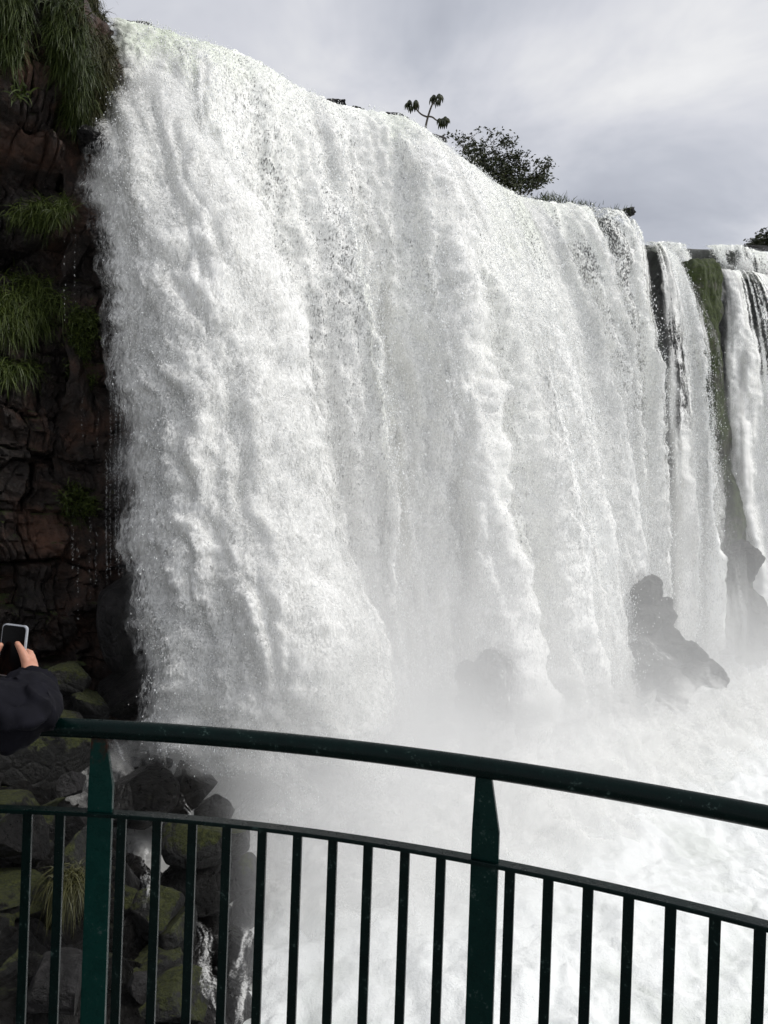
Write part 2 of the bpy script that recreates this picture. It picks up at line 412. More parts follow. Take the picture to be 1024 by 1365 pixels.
# ------------------------------------------------------------------ strips between two outlines (plume, buttress)
def strip(tab, na, nk, bulge, power=.5, wrap=0.0):
    tab = np.asarray(tab, float)
    y = np.linspace(tab[0, 0], tab[-1, 0], nk)
    l, r, D = interp_tab(y, tab, nk, nk // 24).T
    a = np.linspace(-1, 1, na)
    px = (l + r)[:, None] / 2 + (r - l)[:, None] / 2 * np.sin(a * math.pi / 2 * .96)[None]
    wid = (r - l) / FPX * D
    dep = D[:, None] - bulge * wid[:, None] * np.cos(a * math.pi / 2)[None] ** power
    dep = dep + wrap * wid[:, None] * np.abs(a)[None] ** 6
    return at(px, np.repeat(y[:, None], na, 1), dep), y, a, wid

plume_tab = [(100, 183, 190, 23.6), (112, 177, 215, 23.4), (150, 167, 240, 23.0), (210, 151, 272, 22.5), (300, 166, 316, 21.9), (400, 178, 346, 21.4), (500, 186, 358, 21.0), (620, 194, 388, 20.6),
             (740, 202, 424, 20.2), (860, 212, 462, 19.9), (960, 218, 486, 19.7), (1060, 226, 505, 19.4), (1110, 222, 512, 19.3)]
Pp, yp, ap, wp = strip(plume_tab, 460, 760, .62, .6)
def plume_build():
    nk, na = Pp.shape[:2]
    N = grid_normals(Pp)
    U = np.repeat(((yp - 100) / 40.0)[:, None], na, 1)
    S = ap[None] * np.maximum(wp[:, None], 1.2) / 2 * 1.1
    seed = 555
    w1 = fbm2(S / 2.0, U / 4.0, seed, 3)
    sw = S + .4 * w1; uw = U + fbm2(S / 1.3, U / 2.5, seed + 3, 3) * .9
    gro = np.clip(U / 5 + .25, .2, 1)
    fall = comet(sw, uw, 1.5, 3.6, seed + 1) * .40 + comet(sw, uw, .7, 1.6, seed + 2) * .28 + comet(sw, uw, .36, .8, seed + 3) * .15 + comet(S, U, .19, .4, seed + 4) * .07
    tr = np.abs(noise2(sw / 1.25, U / 15.0, seed + 7)) - .2
    d = gro * (.75 * fall + .65 * tr + .3 * (np.abs(noise2(sw / .55, U / 7, seed + 8)) - .2)) + .06 * fbm2(S / .3, U / .45, seed + 11, 3)
    P2 = Pp + N * d[..., None]
    den = .80 + .16 * (fall - .3) + .12 * noise2(sw / 1.1, U / 5.0, seed + 13) + .1 * noise2(S / .5, U / 1.2, seed + 14)
    A = np.repeat(ap[None], nk, 0)
    fade = sstep(-.97, -.62, A + .16 * noise2(S / .6, U / 1.5, seed + 15)) * sstep(1.0, .93, A + .04 * noise2(S / .4, U / .8, seed + 19)) * sstep(0, 1.6, U + .8 * noise2(S / .4, U / .6, seed + 17)) * sstep(-5.2, -1.2, Pp[..., 2] + 1.4 * noise2(S / 1.0, U / 1.2, seed + 18))
    den += blob_field(Pp, [(235, 430, 22, 60, -.08), (215, 300, 20, 60, -.06), (270, 480, 18, 60, -.06), (165, 660, 10, 120, -.12)])
    o = mesh_np('waterfall', P2, grid_faces(nk, na), M['plume'], True, {'thick': den, 'tint': np.full(den.shape, .04), 'fade': fade})
    tag(o, 'bulging white plume of falling water nearest the dark cliff', 'waterfall')
    for k, (off, less) in enumerate(((.14, .16), (.34, .27), (.6, .36))):
        Vl = (P2 + N * (off * (.5 + .9 * fall) + .05 * noise2(S / .3, U / .4, seed + 60 + k))[..., None])[::2, ::2]
        vo = mesh_np('spray_veil', Vl, grid_faces(*Vl.shape[:2]), M['veil'], True, {'thick': (den - less)[::2, ::2], 'tint': Vl[..., 0] * 0, 'fade': fade[::2, ::2] ** 1.5}, o); vo['kind'] = 'stuff'
    r = np.random.default_rng(seed)
    n = 90000
    p = (.3 + fall) * np.clip(den - .45, 0, 1) * (A > -.55) * fade; p = (p / p.sum()).ravel()
    idx = r.choice(p.size, n, p=p)
    C = P2.reshape(-1, 3)[idx] + N.reshape(-1, 3)[idx] * r.exponential(.16, n)[:, None] + r.normal(0, .05, (n, 3))
    specks('spray', C, r.uniform(.008, .018, n), o, seed)
plume_build()

# ------------------------------------------------------------------ rock walls behind the water
def back_wall(name, P, off, throw, seed, label, mat, amp=.8):
    nk, ns = 200, 260
    r = np.linspace(0, P.shape[0] - 1, nk).astype(int); c = np.linspace(0, P.shape[1] - 1, ns).astype(int)
    r0 = np.argmin(np.abs(P[:, P.shape[1] // 2, 2] - P[:, P.shape[1] // 2, 2].max()))
    lip = P[max(6, P.shape[0] // 40)][c]
    G = P[np.ix_(r, c)].copy()
    G[..., :2] = lip[None, :, :2] + (G[..., :2] - lip[None, :, :2]) * throw
    G[..., 1] += off
    G[..., 2] -= .12
    n3 = fbm3(G[..., 0] / 3, G[..., 1] / 3, G[..., 2] / 3.5, seed, 5)
    st = np.floor((G[..., 2] + n3) / 1.6)
    ledge = (rnd(st, st * 0, st * 0, seed) - .5) * .9
    dn = grid_normals(G)
    d = amp * (n3 + ledge) - .5
    d *= sstep(0, 1.5, lip[None, :, 2] - G[..., 2] )
    G += dn * d[..., None]
    o = mesh_np(name, G, grid_faces(nk, ns), mat, True)
    return tag(o, label, kind='structure')
back_wall('cliff', PM, .9, .25, 61, 'wet dark rock face behind the main curtain of falling water', M['backwall'])
back_wall('cliff', PS2, .9, .3, 62, 'wet mossy rock face behind the narrow second waterfall', M['backwall'])
back_wall('cliff', PS3, 1.0, .3, 63, 'wet rock face behind the waterfall at the right edge', M['backwall'])
back_wall('cliff', PS4, .5, .5, 64, 'low dark rock step behind the upper fall', M['backwall'], .3)

def far_wall():
    plan = np.array([(9.5, 42.0), (12.5, 43.2), (15.5, 46.0), (19.0, 50.0), (23.0, 52.5), (30.0, 54.5), (46.0, 58.0)])
    q = np.linspace(0, 1, 300); XY = interp_tab(q, np.column_stack([np.linspace(0, 1, 7), plan]), 300, 12)
    z = np.linspace(17.2, -8.6, 240)
    P = np.zeros((240, 300, 3)); P[..., 0] = XY[None, :, 0]; P[..., 1] = XY[None, :, 1]; P[..., 2] = z[:, None]
    n = fbm3(P[..., 0] / 2, P[..., 1] / 2, P[..., 2] / 3.0, 843, 5)
    P += grid_normals(P) * (.7 * n - .3)[..., None]
    tag(mesh_np('cliff', P, grid_faces(240, 300), M['backwall'], True), 'dark mossy rock face showing in the gaps at the right end of the falls', kind='structure')
far_wall()
# mossy buttress between the second and third falls
def buttress():
    tab = [(347, 900, 952, 46.6), (352, 902, 956, 46.4), (365, 905, 961, 46.0), (400, 912, 961, 45.6), (440, 920, 961, 45.3), (500, 934, 964, 45.0), (560, 946, 969, 44.6), (640, 958, 980, 44.3), (720, 972, 1004, 44.2), (800, 978, 1012, 43.8), (900, 982, 1020, 43.4)]
    P, y, a, w = strip(tab, 140, 300, .7, .7)
    n = fbm3(P[..., 0] / 1.3, P[..., 1] / 1.3, P[..., 2] / 3.0, 71, 5)
    fl = np.abs(noise3(P[..., 0] / .5, P[..., 1] / .5, P[..., 2] / 5, 74))
    P += grid_normals(P) * (.45 * n + .3 * fl)[..., None]
    top = np.concatenate([P[:1] + np.array([0, 3.0, -.1]), P], 0)
    o = mesh_np('mossy_buttress', top, grid_faces(top.shape[0], top.shape[1]), M['moss_rock'], True)
    tag(o, 'olive moss-covered rock buttress standing between two waterfalls', 'rock')
buttress()

# river and land above the falls
def river():
    L = np.array([PM[20, int(q)] for q in np.linspace(0, PM.shape[1] - 1, 60)])
    up = np.array([-.45, .89, 0])
    Vv = np.stack([L + up * 1.0 + [0, 0, -.25], L + up * 8 + [0, 0, -.05], L + up * 30 + [0, 0, 0.1], L + up * 120 + [0, 0, .3]], 0)
    m, nt, bs, _ = newmat('river_water'); v, g = mapping(nt, (1, 1, 1))
    nt.links.new(ramp(nt, noise_n(nt, v, .8, 5), [(.4, (.06, .08, .06)), (.65, (.35, .38, .34))]), bs.inputs['Base Color']); bs.inputs['Roughness'].default_value = .15
    o = mesh_np('river', Vv, grid_faces(4, 60), m, True)
    tag(o, 'shallow river running towards the lip of the falls', kind='structure')
river()

# ------------------------------------------------------------------ pool
def pool():
    m, nt, bs, _ = newmat('foaming_pool'); v, g = mapping(nt, (1, 1, 1))
    hgt = nd(nt, 'ShaderNodeAttribute', attribute_name='foam').outputs['Fac']
    n = noise_n(nt, v, 3.5, 6, .7)
    f = mathn(nt, 'ADD', hgt, mathn(nt, 'MULTIPLY', mathn(nt, 'SUBTRACT', n, .5), .9))
    nt.links.new(ramp(nt, f, [(.12, (.66, .69, .66)), (.5, (.86, .88, .87))]), bs.inputs['Base Color'])
    bs.inputs['Roughness'].default_value = .5
    bp = nd(nt, 'ShaderNodeBump'); bp.inputs['Strength'].default_value = .7; bp.inputs['Distance'].default_value = .08
    nt.links.new(noise_n(nt, v, 9, 5, .7), bp.inputs['Height']); nt.links.new(bp.outputs[0], bs.inputs['Normal'])
    x = np.linspace(-9, 30, 620); y = np.linspace(6, 46, 620)
    X, Y = np.meshgrid(x, y)
    wx = X + .8 * fbm2(X / 3, Y / 3, 3, 3); wy = Y + .8 * fbm2(X / 3, Y / 3, 8, 3)
    h = .3 * fbm2(wx / 4, wy / 3, 12, 3) + .3 * (np.abs(fbm2(wx / 2.2, wy / 2.2, 15, 5, .55)) - .2) + .07 * fbm2(X / .5, Y / .5, 18, 3)
    edge = np.minimum.reduce([X + 9, 30 - X, Y - 6, 46 - Y])
    h *= sstep(0, 3, edge)
    P = np.stack([X, Y, ZP + h], -1)
    foam = np.clip(.55 + .5 * fbm2(wx / 3, wy / 3, 19, 4) + .8 * (h - .05), 0, 1.3)
    o = mesh_np('pool_water', P, grid_faces(620, 620), m, True, {'foam': foam})
    tag(o, 'churning white pool at the foot of the falls', kind='structure')
    b = mesh_np('river', np.array([[-150, -60, ZP - .75], [250, -60, ZP - .75], [250, 200, ZP - .75], [-150, 200, ZP - .75]]), np.array([[0, 1, 2, 3]]), m, True, {'foam': np.full(4, .5)})
    tag(b, 'foaming river carrying on downstream of the pool', kind='structure')
pool()

# ------------------------------------------------------------------ left cliff
def left_cliff():
    plan = np.array([(-34, -6), (-20, 10), (-13.5, 17.0), (-10.6, 19.4), (-9.2, 20.4), (-8.0, 21.6), (-7.9, 22.6), (-8.6, 24.2), (-10.5, 26)], float)
    arc = np.concatenate([[0], np.cumsum(np.linalg.norm(np.diff(plan, axis=0), axis=1))])
    # finer where it is seen
    q = np.concatenate([np.linspace(0, arc[2], 80, endpoint=False), np.linspace(arc[2], arc[7], 420, endpoint=False), np.linspace(arc[7], arc[-1], 20)])
    XY = interp_tab(q, np.column_stack([arc, plan]), len(q), 6)
    z = np.linspace(19.6, -8.5, 520)
    ns = len(q)
    # how far the face stands out, by height (right-hand outline of the cliff)
    prof_y = np.array([(-120, 60), (0, 116), (30, 122), (70, 138), (120, 142), (190, 138), (205, 134), (215, 128), (300, 132), (420, 148), (500, 158), (640, 166), (780, 182), (950, 196), (1100, 205)], float)
    pz = atz(prof_y[:, 1] * 0 + 150, prof_y[:, 0], 0)  # placeholder shape
    D0 = 21.8
    pp = at(prof_y[:, 1], prof_y[:, 0], np.full(len(prof_y), D0))
    offx = np.interp(z[::-1], pp[::-1, 2], pp[::-1, 0])[::-1] + 7.9
    T = np.gradient(XY, axis=0); T /= np.linalg.norm(T, axis=1, keepdims=True)
    Nn = np.stack([T[:, 1], -T[:, 0]], -1)
    P = np.zeros((len(z), ns, 3))
    P[..., 0] = XY[None, :, 0] + Nn[None, :, 0] * offx[:, None] * .9
    P[..., 1] = XY[None, :, 1] + Nn[None, :, 1] * offx[:, None] * .9
    P[..., 2] = z[:, None]
    Q = np.repeat(q[None], len(z), 0); Z = P[..., 2]
    n1 = fbm2(Q / 2.6, Z / 2.2, 801, 5)
    # broken basalt blocks: warped cells with their own stand-out and tilt
    qw = Q + .22 * fbm2(Q / 1.5, Z / 1.5, 811, 3) * 1.5; zw = Z + .2 * fbm2(Q / 1.8, Z / 1.5, 815, 3) + .35 * noise2(Q / 4, Z / 4, 818)
    def blocks(cs, cz, seed):
        row = np.floor(zw / cz); off = rnd(row, row * 0, row * 0, seed)
        cx = np.floor(qw / cs + off)
        fx = qw / cs + off - cx; fz = zw / cz - row
        h = rnd(cx, row, row * 0 + 2, seed) - .5
        tl = (rnd(cx, row, row * 0 + 5, seed) - .5) * (fx - .5) + (rnd(cx, row, row * 0 + 6, seed) - .5) * (fz - .5)
        ed = np.minimum(np.minimum(fx, 1 - fx) * cs, np.minimum(fz, 1 - fz) * cz)
        return h + .8 * tl - .35 * sstep(.07, 0, ed)
    d = .7 * n1 + 1.0 * blocks(1.9, 2.9, 5) + .5 * blocks(.8, 1.3, 6) + .2 * blocks(.33, .5, 7) + .06 * fbm2(Q / .3, Z / .3, 821, 3)
    # the dark undercut below the grassy overhang, and a second one lower down
    under = -1.3 * np.exp(-((Z - (at(60, 215, 20)[2])) / .8) ** 2) - 1.2 * np.exp(-((Z - (at(60, 330, 20)[2])) / .7) ** 2) - .8 * np.exp(-((Z - at(60, 560, 20)[2]) / 1.6) ** 2)
    over = (.1 + 1.2 * sstep(arc[5] - .3, arc[4] - .5, Q)) * sstep(at(60, 216, 20)[2], at(60, 196, 20)[2], Z)
    rightfade = sstep(arc[5] + 1.5, arc[4], Q)
    d = d * (.45 + .55 * rightfade) + (under + over) * rightfade
    N = np.zeros_like(P); N[..., 0] = Nn[None, :, 0]; N[..., 1] = Nn[None, :, 1]
    P = P + N * d[..., None]
    back = P[:1] + np.array([-14, 14, .4])
    P = np.concatenate([back, P], 0)
    o = mesh_np('cliff', P, grid_faces(P.shape[0], ns), M['cliff'], False)
    tag(o, 'dark brown basalt cliff with grassy overhang beside the plume', kind='structure')
    return P
PC = left_cliff()
def recess():
    plan = np.array([(-8.9, 20.9), (-8.3, 22.4), (-8.6, 24.0), (-8.0, 26.0), (-5.5, 28.2), (-1.5, 30.5)])
    q = np.linspace(0, 1, 160); XY = interp_tab(q, np.column_stack([np.linspace(0, 1, 6), plan]), 160, 10)
    z = np.linspace(15.6, -8.6, 220)
    P = np.zeros((220, 160, 3)); P[..., 0] = XY[None, :, 0]; P[..., 1] = XY[None, :, 1]; P[..., 2] = z[:, None]
    n = fbm3(P[..., 0] / 1.6, P[..., 1] / 1.6, P[..., 2] / 2.0, 833, 5); st = np.floor((P[..., 2] + n) / 1.3)
    P += grid_normals(P) * (.5 * n + .4 * rnd(st, st * 0, st * 0, 4) - .5)[..., None]
    tag(mesh_np('cliff', P, grid_faces(220, 160), M['cliff'], True), 'black wet recess of the cliff behind the plume', kind='structure')
recess()
_pcx, _pcy = proj(PC[1:].reshape(-1, 3)); _pcv = PC[1:].reshape(-1, 3)
_ord = np.argsort(-_pcv[:, 1])
_bin = {}
for _x, _y, _i in zip((_pcx[_ord] // 4).astype(int), (_pcy[_ord] // 4).astype(int), _ord):
    if -80 < _x < 60 and -60 < _y < 300: _bin[(_x, _y)] = _i
def on_cliff(px, py):
    """the point of the cliff face that shows at this place"""
    x, y = int(px // 4), int(py // 4)
    for r in range(0, 14):
        c = [_bin[k] for i in range(-r, r + 1) for j in range(-r, r + 1) if max(abs(i), abs(j)) == r and (k := (x + i, y + j)) in _bin]
        if c: return _pcv[min(c, key=lambda q: _pcv[q, 1])]
    return _pcv[0]

# ------------------------------------------------------------------ grass and plants
def blades(roots, dirs, length, width, sag, seed, seg=5):
    """curved tapering blades; roots (n,3), dirs (n,3)"""
    r = np.random.default_rng(seed)
    n = len(roots)
    L = length * r.uniform(.55, 1.15, n)
    t = np.linspace(0, 1, seg + 1)
    side = np.cross(dirs, r.normal(0, 1, (n, 3))); side /= np.linalg.norm(side, axis=1, keepdims=True) + 1e-9
    V = np.zeros((n, seg + 1, 2, 3))
    p = roots.copy(); d = dirs / np.linalg.norm(dirs, axis=1, keepdims=True)
    for i in range(seg + 1):
        w = width * (1 - t[i]) ** .7 * r.uniform(.7, 1.2, n)
        V[:, i, 0] = p - side * w[:, None]; V[:, i, 1] = p + side * w[:, None]
        d = d + np.array([0, 0, -sag]) / seg + r.normal(0, .07, (n, 3)); d /= np.linalg.norm(d, axis=1, keepdims=True)
        p = p + d * (L / seg)[:, None]
    base = np.arange(n)[:, None] * (seg + 1) * 2
    F = []
    for i in range(seg):
        a = i * 2
        F.append(np.stack([base[:, 0] + a, base[:, 0] + a + 1, base[:, 0] + a + 3, base[:, 0] + a + 2], -1))
    return V.reshape(-1, 3), np.concatenate(F, 0)
def tuft(cols, n, length, width, sag, mat, label, seed, out=(.25, -.8, .35), spread=.6, name='grass_tuft', cat='grass tuft', group=None):
    """cols: list of (px, py, rx, ry) patches on the cliff the blades are rooted in"""
    r = np.random.default_rng(seed)
    roots = []
    tot = sum(c[2] * c[3] for c in cols)
    for (px, py, rx, ry) in cols:
        k = max(4, int(n * rx * ry / tot))
        kc = max(3, k // 45)
        a = r.random(kc) * 2 * math.pi; q = np.sqrt(r.random(kc)); w = r.integers(0, kc, k)
        for x, y in zip((px + rx * q * np.cos(a))[w] + r.normal(0, 3.2, k), (py + ry * q * np.sin(a))[w] + r.normal(0, 4.5, k)):
            roots.append(on_cliff(x, y) if True else None)
    roots = np.array(roots) + r.normal(0, .07, (len(roots), 3)) + np.array([0, -.05, 0])
    dirs = np.array(out)[None] + r.normal(0, spread, (len(roots), 3))
    V, F = blades(roots, dirs, length, width, sag, seed)
    o = mesh_np(name, V, F, mat, True)
    tag(o, label, cat, group)
    return o
def on_tuft(seed, *a, **k): return tuft(*a, seed=seed, **k)
GA = 'grass tufts growing on the cliff'
tuft([(18, -20, 22, 40), (14, 30, 18, 50)], 2600, .85, .016, 2.2, M['grass'], 'long hanging grass at the top left corner of the cliff', 901, group=GA)
tuft([(90, -20, 26, 40), (92, 50, 24, 60), (105, 105, 20, 45), (112, 150, 16, 30)], 6200, .85, .016, 2.2, M['grass'], 'widest curtain of long grass hanging from the cliff overhang', 902, group=GA)
tuft([(116, 20, 12, 40), (136, 60, 14, 50), (140, 105, 15, 45), (126, 150, 12, 20)], 5000, .75, .015, 2.2, M['grass_dry'], 'brownish grass curtain at the cliff edge touching the waterfall', 903, group=GA)
tuft([(55, 285, 32, 14)], 700, .75, .014, 1.8, M['grass_green'], 'ferny plants on a dark ledge under the overhang', 904, group=GA)
tuft([(85, 275, 12, 10)], 200, .7, .014, 2.2, M['grass_green'], 'small drooping fern beside the dripping water', 905, group=GA)
tuft([(20, 385, 24, 22), (60, 400, 24, 26), (30, 430, 30, 20)], 1900, .95, .015, 2.0, M['grass_green'], 'bright green grass clump sprouting from the cliff halfway up', 906, group=GA)
tuft([(15, 495, 20, 12), (40, 490, 10, 10)], 420, .8, .015, 2.0, M['grass_green'], 'small green grass tuft below the bright clump', 907, group=GA)
tuft([(30, 128, 8, 4)], 50, .5, .03, 1.4, M['grass_green'], 'single leafy sprig on bare brown rock under the hanging grass', 908, group=GA)
tuft([(112, 440, 22, 26), (112, 490, 20, 24)], 2600, .22, .02, 1.0, M['grass_green'], 'dark green moss cushion on the wet cliff beside the plume', 909, name='moss_patch', cat='moss', spread=.8)
tuft([(105, 670, 30, 18)], 1200, .2, .02, 1.0, M['grass_green'], 'thin moss patch low on the dripping cliff', 910, name='moss_patch', cat='moss', spread=.8)

# ------------------------------------------------------------------ boulders
def boulder_mesh(seed, sub=4, cuts=9, rough=.07):
    bm = bmesh.new(); bmesh.ops.create_icosphere(bm, subdivisions=sub, radius=1)
    V = np.array([v.co[:] for v in bm.verts])
    F = np.array([[v.index for v in f.verts] for f in bm.faces]); bm.free()
    r = np.random.default_rng(seed)
    for _ in range(cuts):
        n = r.normal(0, 1, 3); n /= np.linalg.norm(n); h = r.uniform(.55, .9) if cuts <= 5 else r.uniform(.36, .78)
        dd = V @ n
        V = V - np.clip(dd - h, 0, None)[:, None] * n[None] * .99
    n = fbm3(V[:, 0] * 1.6 + seed, V[:, 1] * 1.6, V[:, 2] * 1.6, seed, 5)
    c = np.abs(noise3(V[:, 0] * 2.2 + seed, V[:, 1] * 2.2, V[:, 2] * 2.2, seed + 5)); c2 = np.abs(noise3(V[:, 0] * 5 + seed, V[:, 1] * 5, V[:, 2] * 5, seed + 6))
    V = V * (1 + rough * (n + 1.2 * np.minimum(c, .3) + .5 * np.minimum(c2, .25)))[:, None]
    return V, F
def boulder(px, py, w, h, D, label, mat, seed, group=None, name='boulder', dscale=1.0, rough=.075, cuts=12, sub=4, rot=0, cat='boulder'):
    c = at(px, py, D)
    s = D / FPX
    V, F = boulder_mesh(seed, sub, cuts, rough)
    ca, sa = math.cos(rot), math.sin(rot)
    V = V @ np.array([[ca, 0, sa], [0, 1, 0], [-sa, 0, ca]])
    lo, hi = V.min(0), V.max(0)
    V = (V - (lo + hi) / 2) / (hi - lo)
    sz = np.array([w * s, (w + h) / 2 * s * dscale, h * s])
    o = mesh_np(name, V * sz, F, mat, True)
    o.location = c + np.array([0, sz[1] * .15, 0])
    tag(o, label, cat, group)
    return o
BG = 'boulders below the railing'
HB = [  # px, py, w, h, D, label, mat
    (160, 838, 60, 140, 19.6, 'tall dark block of basalt standing beside the foot of the plume', 'boulder_grey'),
    (162, 920, 66, 80, 18.9, 'hazy dark block under the tall basalt block', 'boulder_grey'),
    (88, 912, 66, 52, 17.5, 'round bright-mossed boulder above the handrail near the phone', 'boulder_moss'),
    (112, 945, 60, 40, 17.0, 'small rusty-mossed boulder just above the handrail', 'boulder_moss'),
    (80, 945, 70, 40, 17.2, 'dark wedge of rock under the bright-mossed boulder', 'boulder'),
    (40, 1010, 130, 90, 15.0, 'broad dull green rock slab under the handrail, left of the rusty post', 'boulder_moss'),
    (95, 1046, 34, 36, 14.0, 'pale grey angular stone just left of the rusty post', 'boulder_grey'),
    (185, 1068, 92, 70, 15.0, 'big smooth dark dome-shaped boulder right of the rusty post', 'boulder'),
    (172, 1030, 44, 30, 16.6, 'small brown stone in white water above the dome-shaped boulder', 'boulder'),
    (210, 1020, 34, 24, 17.2, 'small dark stone in the spray above the dripping block', 'boulder'),
    (250, 1060, 66, 66, 15.6, 'dark square block with water dripping down its front', 'boulder'),
    (285, 1080, 50, 44, 15.4, 'dripping stone at the edge of the spray', 'boulder'),
    (268, 1128, 108, 62, 13.6, 'wide flat-topped rock with a mossy crown at mid rail height', 'boulder_moss'),
    (268, 1180, 110, 66, 13.7, 'black undercut block beneath the wide mossy-topped rock', 'boulder'),
    (329, 1165, 32, 44, 13.9, 'smooth rounded stone overhanging the white pool', 'boulder_moss'),
    (328, 1212, 36, 50, 13.8, 'dark stone under the smooth overhanging one at the water edge', 'boulder'),
    (205, 1225, 60, 60, 12.0, 'mossy boulder beside the small white cascade', 'boulder_moss'),
    (232, 1262, 46, 80, 12.0, 'steep green mossy stone between two cascades', 'boulder_moss'),
    (225, 1340, 90, 60, 10.8, 'low yellow-green mossy boulder at the bottom between balusters', 'boulder_moss'),
    (185, 1320, 34, 40, 10.6, 'broken pale angular stone by the bottom mossy boulder', 'boulder_grey'),
    (98, 1180, 50, 120, 11.5, 'upright rock with a hanging tuft of golden grass, left of the post', 'boulder_moss'),
    (70, 1320, 80, 70, 9.6, 'cracked pale rock at the lower left behind the balusters', 'boulder_grey'),
    (20, 1120, 80, 60, 12.0, 'dark flat slab at the left edge below the lower rail', 'boulder'),
    (315, 1280, 44, 60, 12.4, 'small wet stone between white cascades at the pool edge', 'boulder'),
]
for i, (px, py, w, h, D, lab, mt) in enumerate(HB):
    boulder(px, py, w * 1.08, h * 1.1, D, lab, M[mt], 2000 + i, BG, cuts=5 if 'smooth' in lab or 'round' in lab else 8, dscale=1.2)

# talus ground below the cliff
SHORE = np.array([(4, -12.0), (7, -.6), (10, -1.1), (12.4, -1.4), (14.4, -2.0), (16, -3.4), (18, -5.5), (20, -6.4), (22, -7.2), (26, -8.5)])
def slope_z(X, Y):
    sx = np.interp(Y, SHORE[:, 0], SHORE[:, 1])
    sx = np.where(Y < 7, -.9, sx)
    return ZP - .4 + .62 * np.clip(sx - X, -2, 14) * np.interp(Y, [6, 12, 20], [.75, .8, 1.1])
def talus():
    x = np.linspace(-26, 2, 330); y = np.linspace(-2, 26, 330)
    X, Y = np.meshgrid(x, y)
    Z = slope_z(X, Y) + .5 * fbm2(X / 1.8, Y / 1.8, 31, 5)
    cell = np.abs(noise2(X / .9, Y / .9, 35)) + .5 * np.abs(noise2(X / .4, Y / .4, 36))
    Z += .35 * cell
    Z = np.minimum(Z, 6)
    o = mesh_np('rocky_ground', np.stack([X, Y, Z], -1), grid_faces(330, 330), M['boulder'], True)
    tag(o, 'dark rocky slope under the cliff', kind='structure')
talus()
def rubble():
    """the unnamed smaller blocks of the slope: one of each kind, then copies"""
    protos = []
    for i in range(10):
        V, F = boulder_mesh(3000 + i, 4, 8, .06)
        V = V / (V.max(0) - V.min(0)) * np.array([1, 1, .8])
        me = mesh_np('boulder', V, F, M[('boulder', 'boulder', 'boulder', 'boulder_moss', 'boulder_grey')[i % 5]], True)
        protos.append(me)
    r = np.random.default_rng(77)
    labs = {0: 'dark wet angular boulder in the rubble slope under the cliff', 3: 'dark boulder with mossy top in the rubble slope under the cliff', 4: 'greyish angular boulder in the rubble slope under the cliff'}
    k = 0
    for _ in range(4000):
        px = r.uniform(-60, 345); py = r.uniform(985, 1380)
        d = ray(px, py)
        # walk the ray down to the slope
        Ds = np.linspace(6, 21, 120); Q = CAM + Ds[:, None] * d
        hit = np.nonzero(Q[:, 2] < slope_z(Q[:, 0], Q[:, 1]))[0]
        if not len(hit): continue
        c = Q[hit[0]]
        if c[0] > np.interp(c[1], SHORE[:, 0], SHORE[:, 1]) - .2: continue
        o = protos[k] if k < len(protos) else protos[r.integers(len(protos))].copy()
        if k >= len(protos): COL.objects.link(o)
        s = r.choice([.28, .45, .65, .95, 1.3], p=[.34, .3, .2, .11, .05])
        o.location = c + np.array([0, 0, .05 * s]); o.scale = (s * r.uniform(.8, 1.3), s, s * r.uniform(.6, 1.0))
        o.rotation_euler = (r.uniform(-.4, .4), r.uniform(-.4, .4), r.uniform(0, 6.28))
        mn = o.data.materials[0].name
        tag(o, labs[4 if 'grey' in mn else 3 if 'moss' in mn else 0], 'boulder', 'boulders of the rubble slope')
        k += 1
        if k >= 260: break
rubble()
# tuft of golden grass by the post
def loose_tuft(px, py, D, n, length, width, sag, mat, label, seed, sp=(.2, .1, .15), up=(0, -.5, .6), cat='grass tuft', group=None, name='grass_tuft'):
    r = np.random.default_rng(seed)
    c = at(px, py, D)
    roots = r.normal(0, 1, (n, 3)) * np.array(sp)
    dirs = np.array(up)[None] + r.normal(0, .45, (n, 3))
    V, F = blades(roots, dirs, length, width, sag, seed)
    o = mesh_np(name, V, F, mat, True); o.location = c
    return tag(o, label, cat, group)
loose_tuft(96, 1172, 10.9, 420, .75, .008, 3.0, M['grass_dry'], 'golden grass tuft hanging from the rock left of the rusty post', 921, sp=(.12, .1, .06))

# rocks in the spray at the foot of the falls
for i, a in enumerate([
    (861, 803, 42, 70, 32.0, 'tallest dark mossy rock rising from the spray right of the main curtain', 'boulder_moss'),
    (872, 830, 56, 62, 31.6, 'blocky grey-green rock below the tallest one in the spray', 'boulder_moss'),
    (894, 856, 56, 50, 31.2, 'square-topped grey rock in the spray, lower down', 'boulder_grey'),
    (862, 874, 62, 70, 31.0, 'half-drowned rock with white water running over it', 'boulder_grey'),
    (915, 878, 54, 46, 30.8, 'sloping dark rock halfway along the ridge in the spray', 'boulder_grey'),
    (938, 899, 54, 34, 30.4, 'low dark rock near the end of the ridge in the spray', 'boulder'),
    (960, 911, 30, 18, 30.0, 'smallest stone at the tip of the ridge in the spray', 'boulder'),
    (655, 950, 100, 160, 24.2, 'wet rock with water pouring over it in front of the main curtain', 'boulder_grey'),
    (885, 912, 110, 84, 31.6, 'broad low rock base of the ridge, half drowned in white water', 'boulder'),
    (990, 752, 40, 60, 42.2, 'dark rock at the foot of the mossy buttress', 'boulder_moss'),
    (1012, 835, 34, 110, 41.6, 'tall hazy grey rock at the right edge of the photo', 'boulder'),
]):
    px, py, w, h, D, lab, mt = a
    boulder(px, py, w * 1.15, h * 1.1, D, lab, M['spray_rock'], 2500 + i, 'rocks in the spray at the foot of the falls', cat='rock', name='rock', rot=.25, dscale=1.1, rough=.2, cuts=16, sub=5)
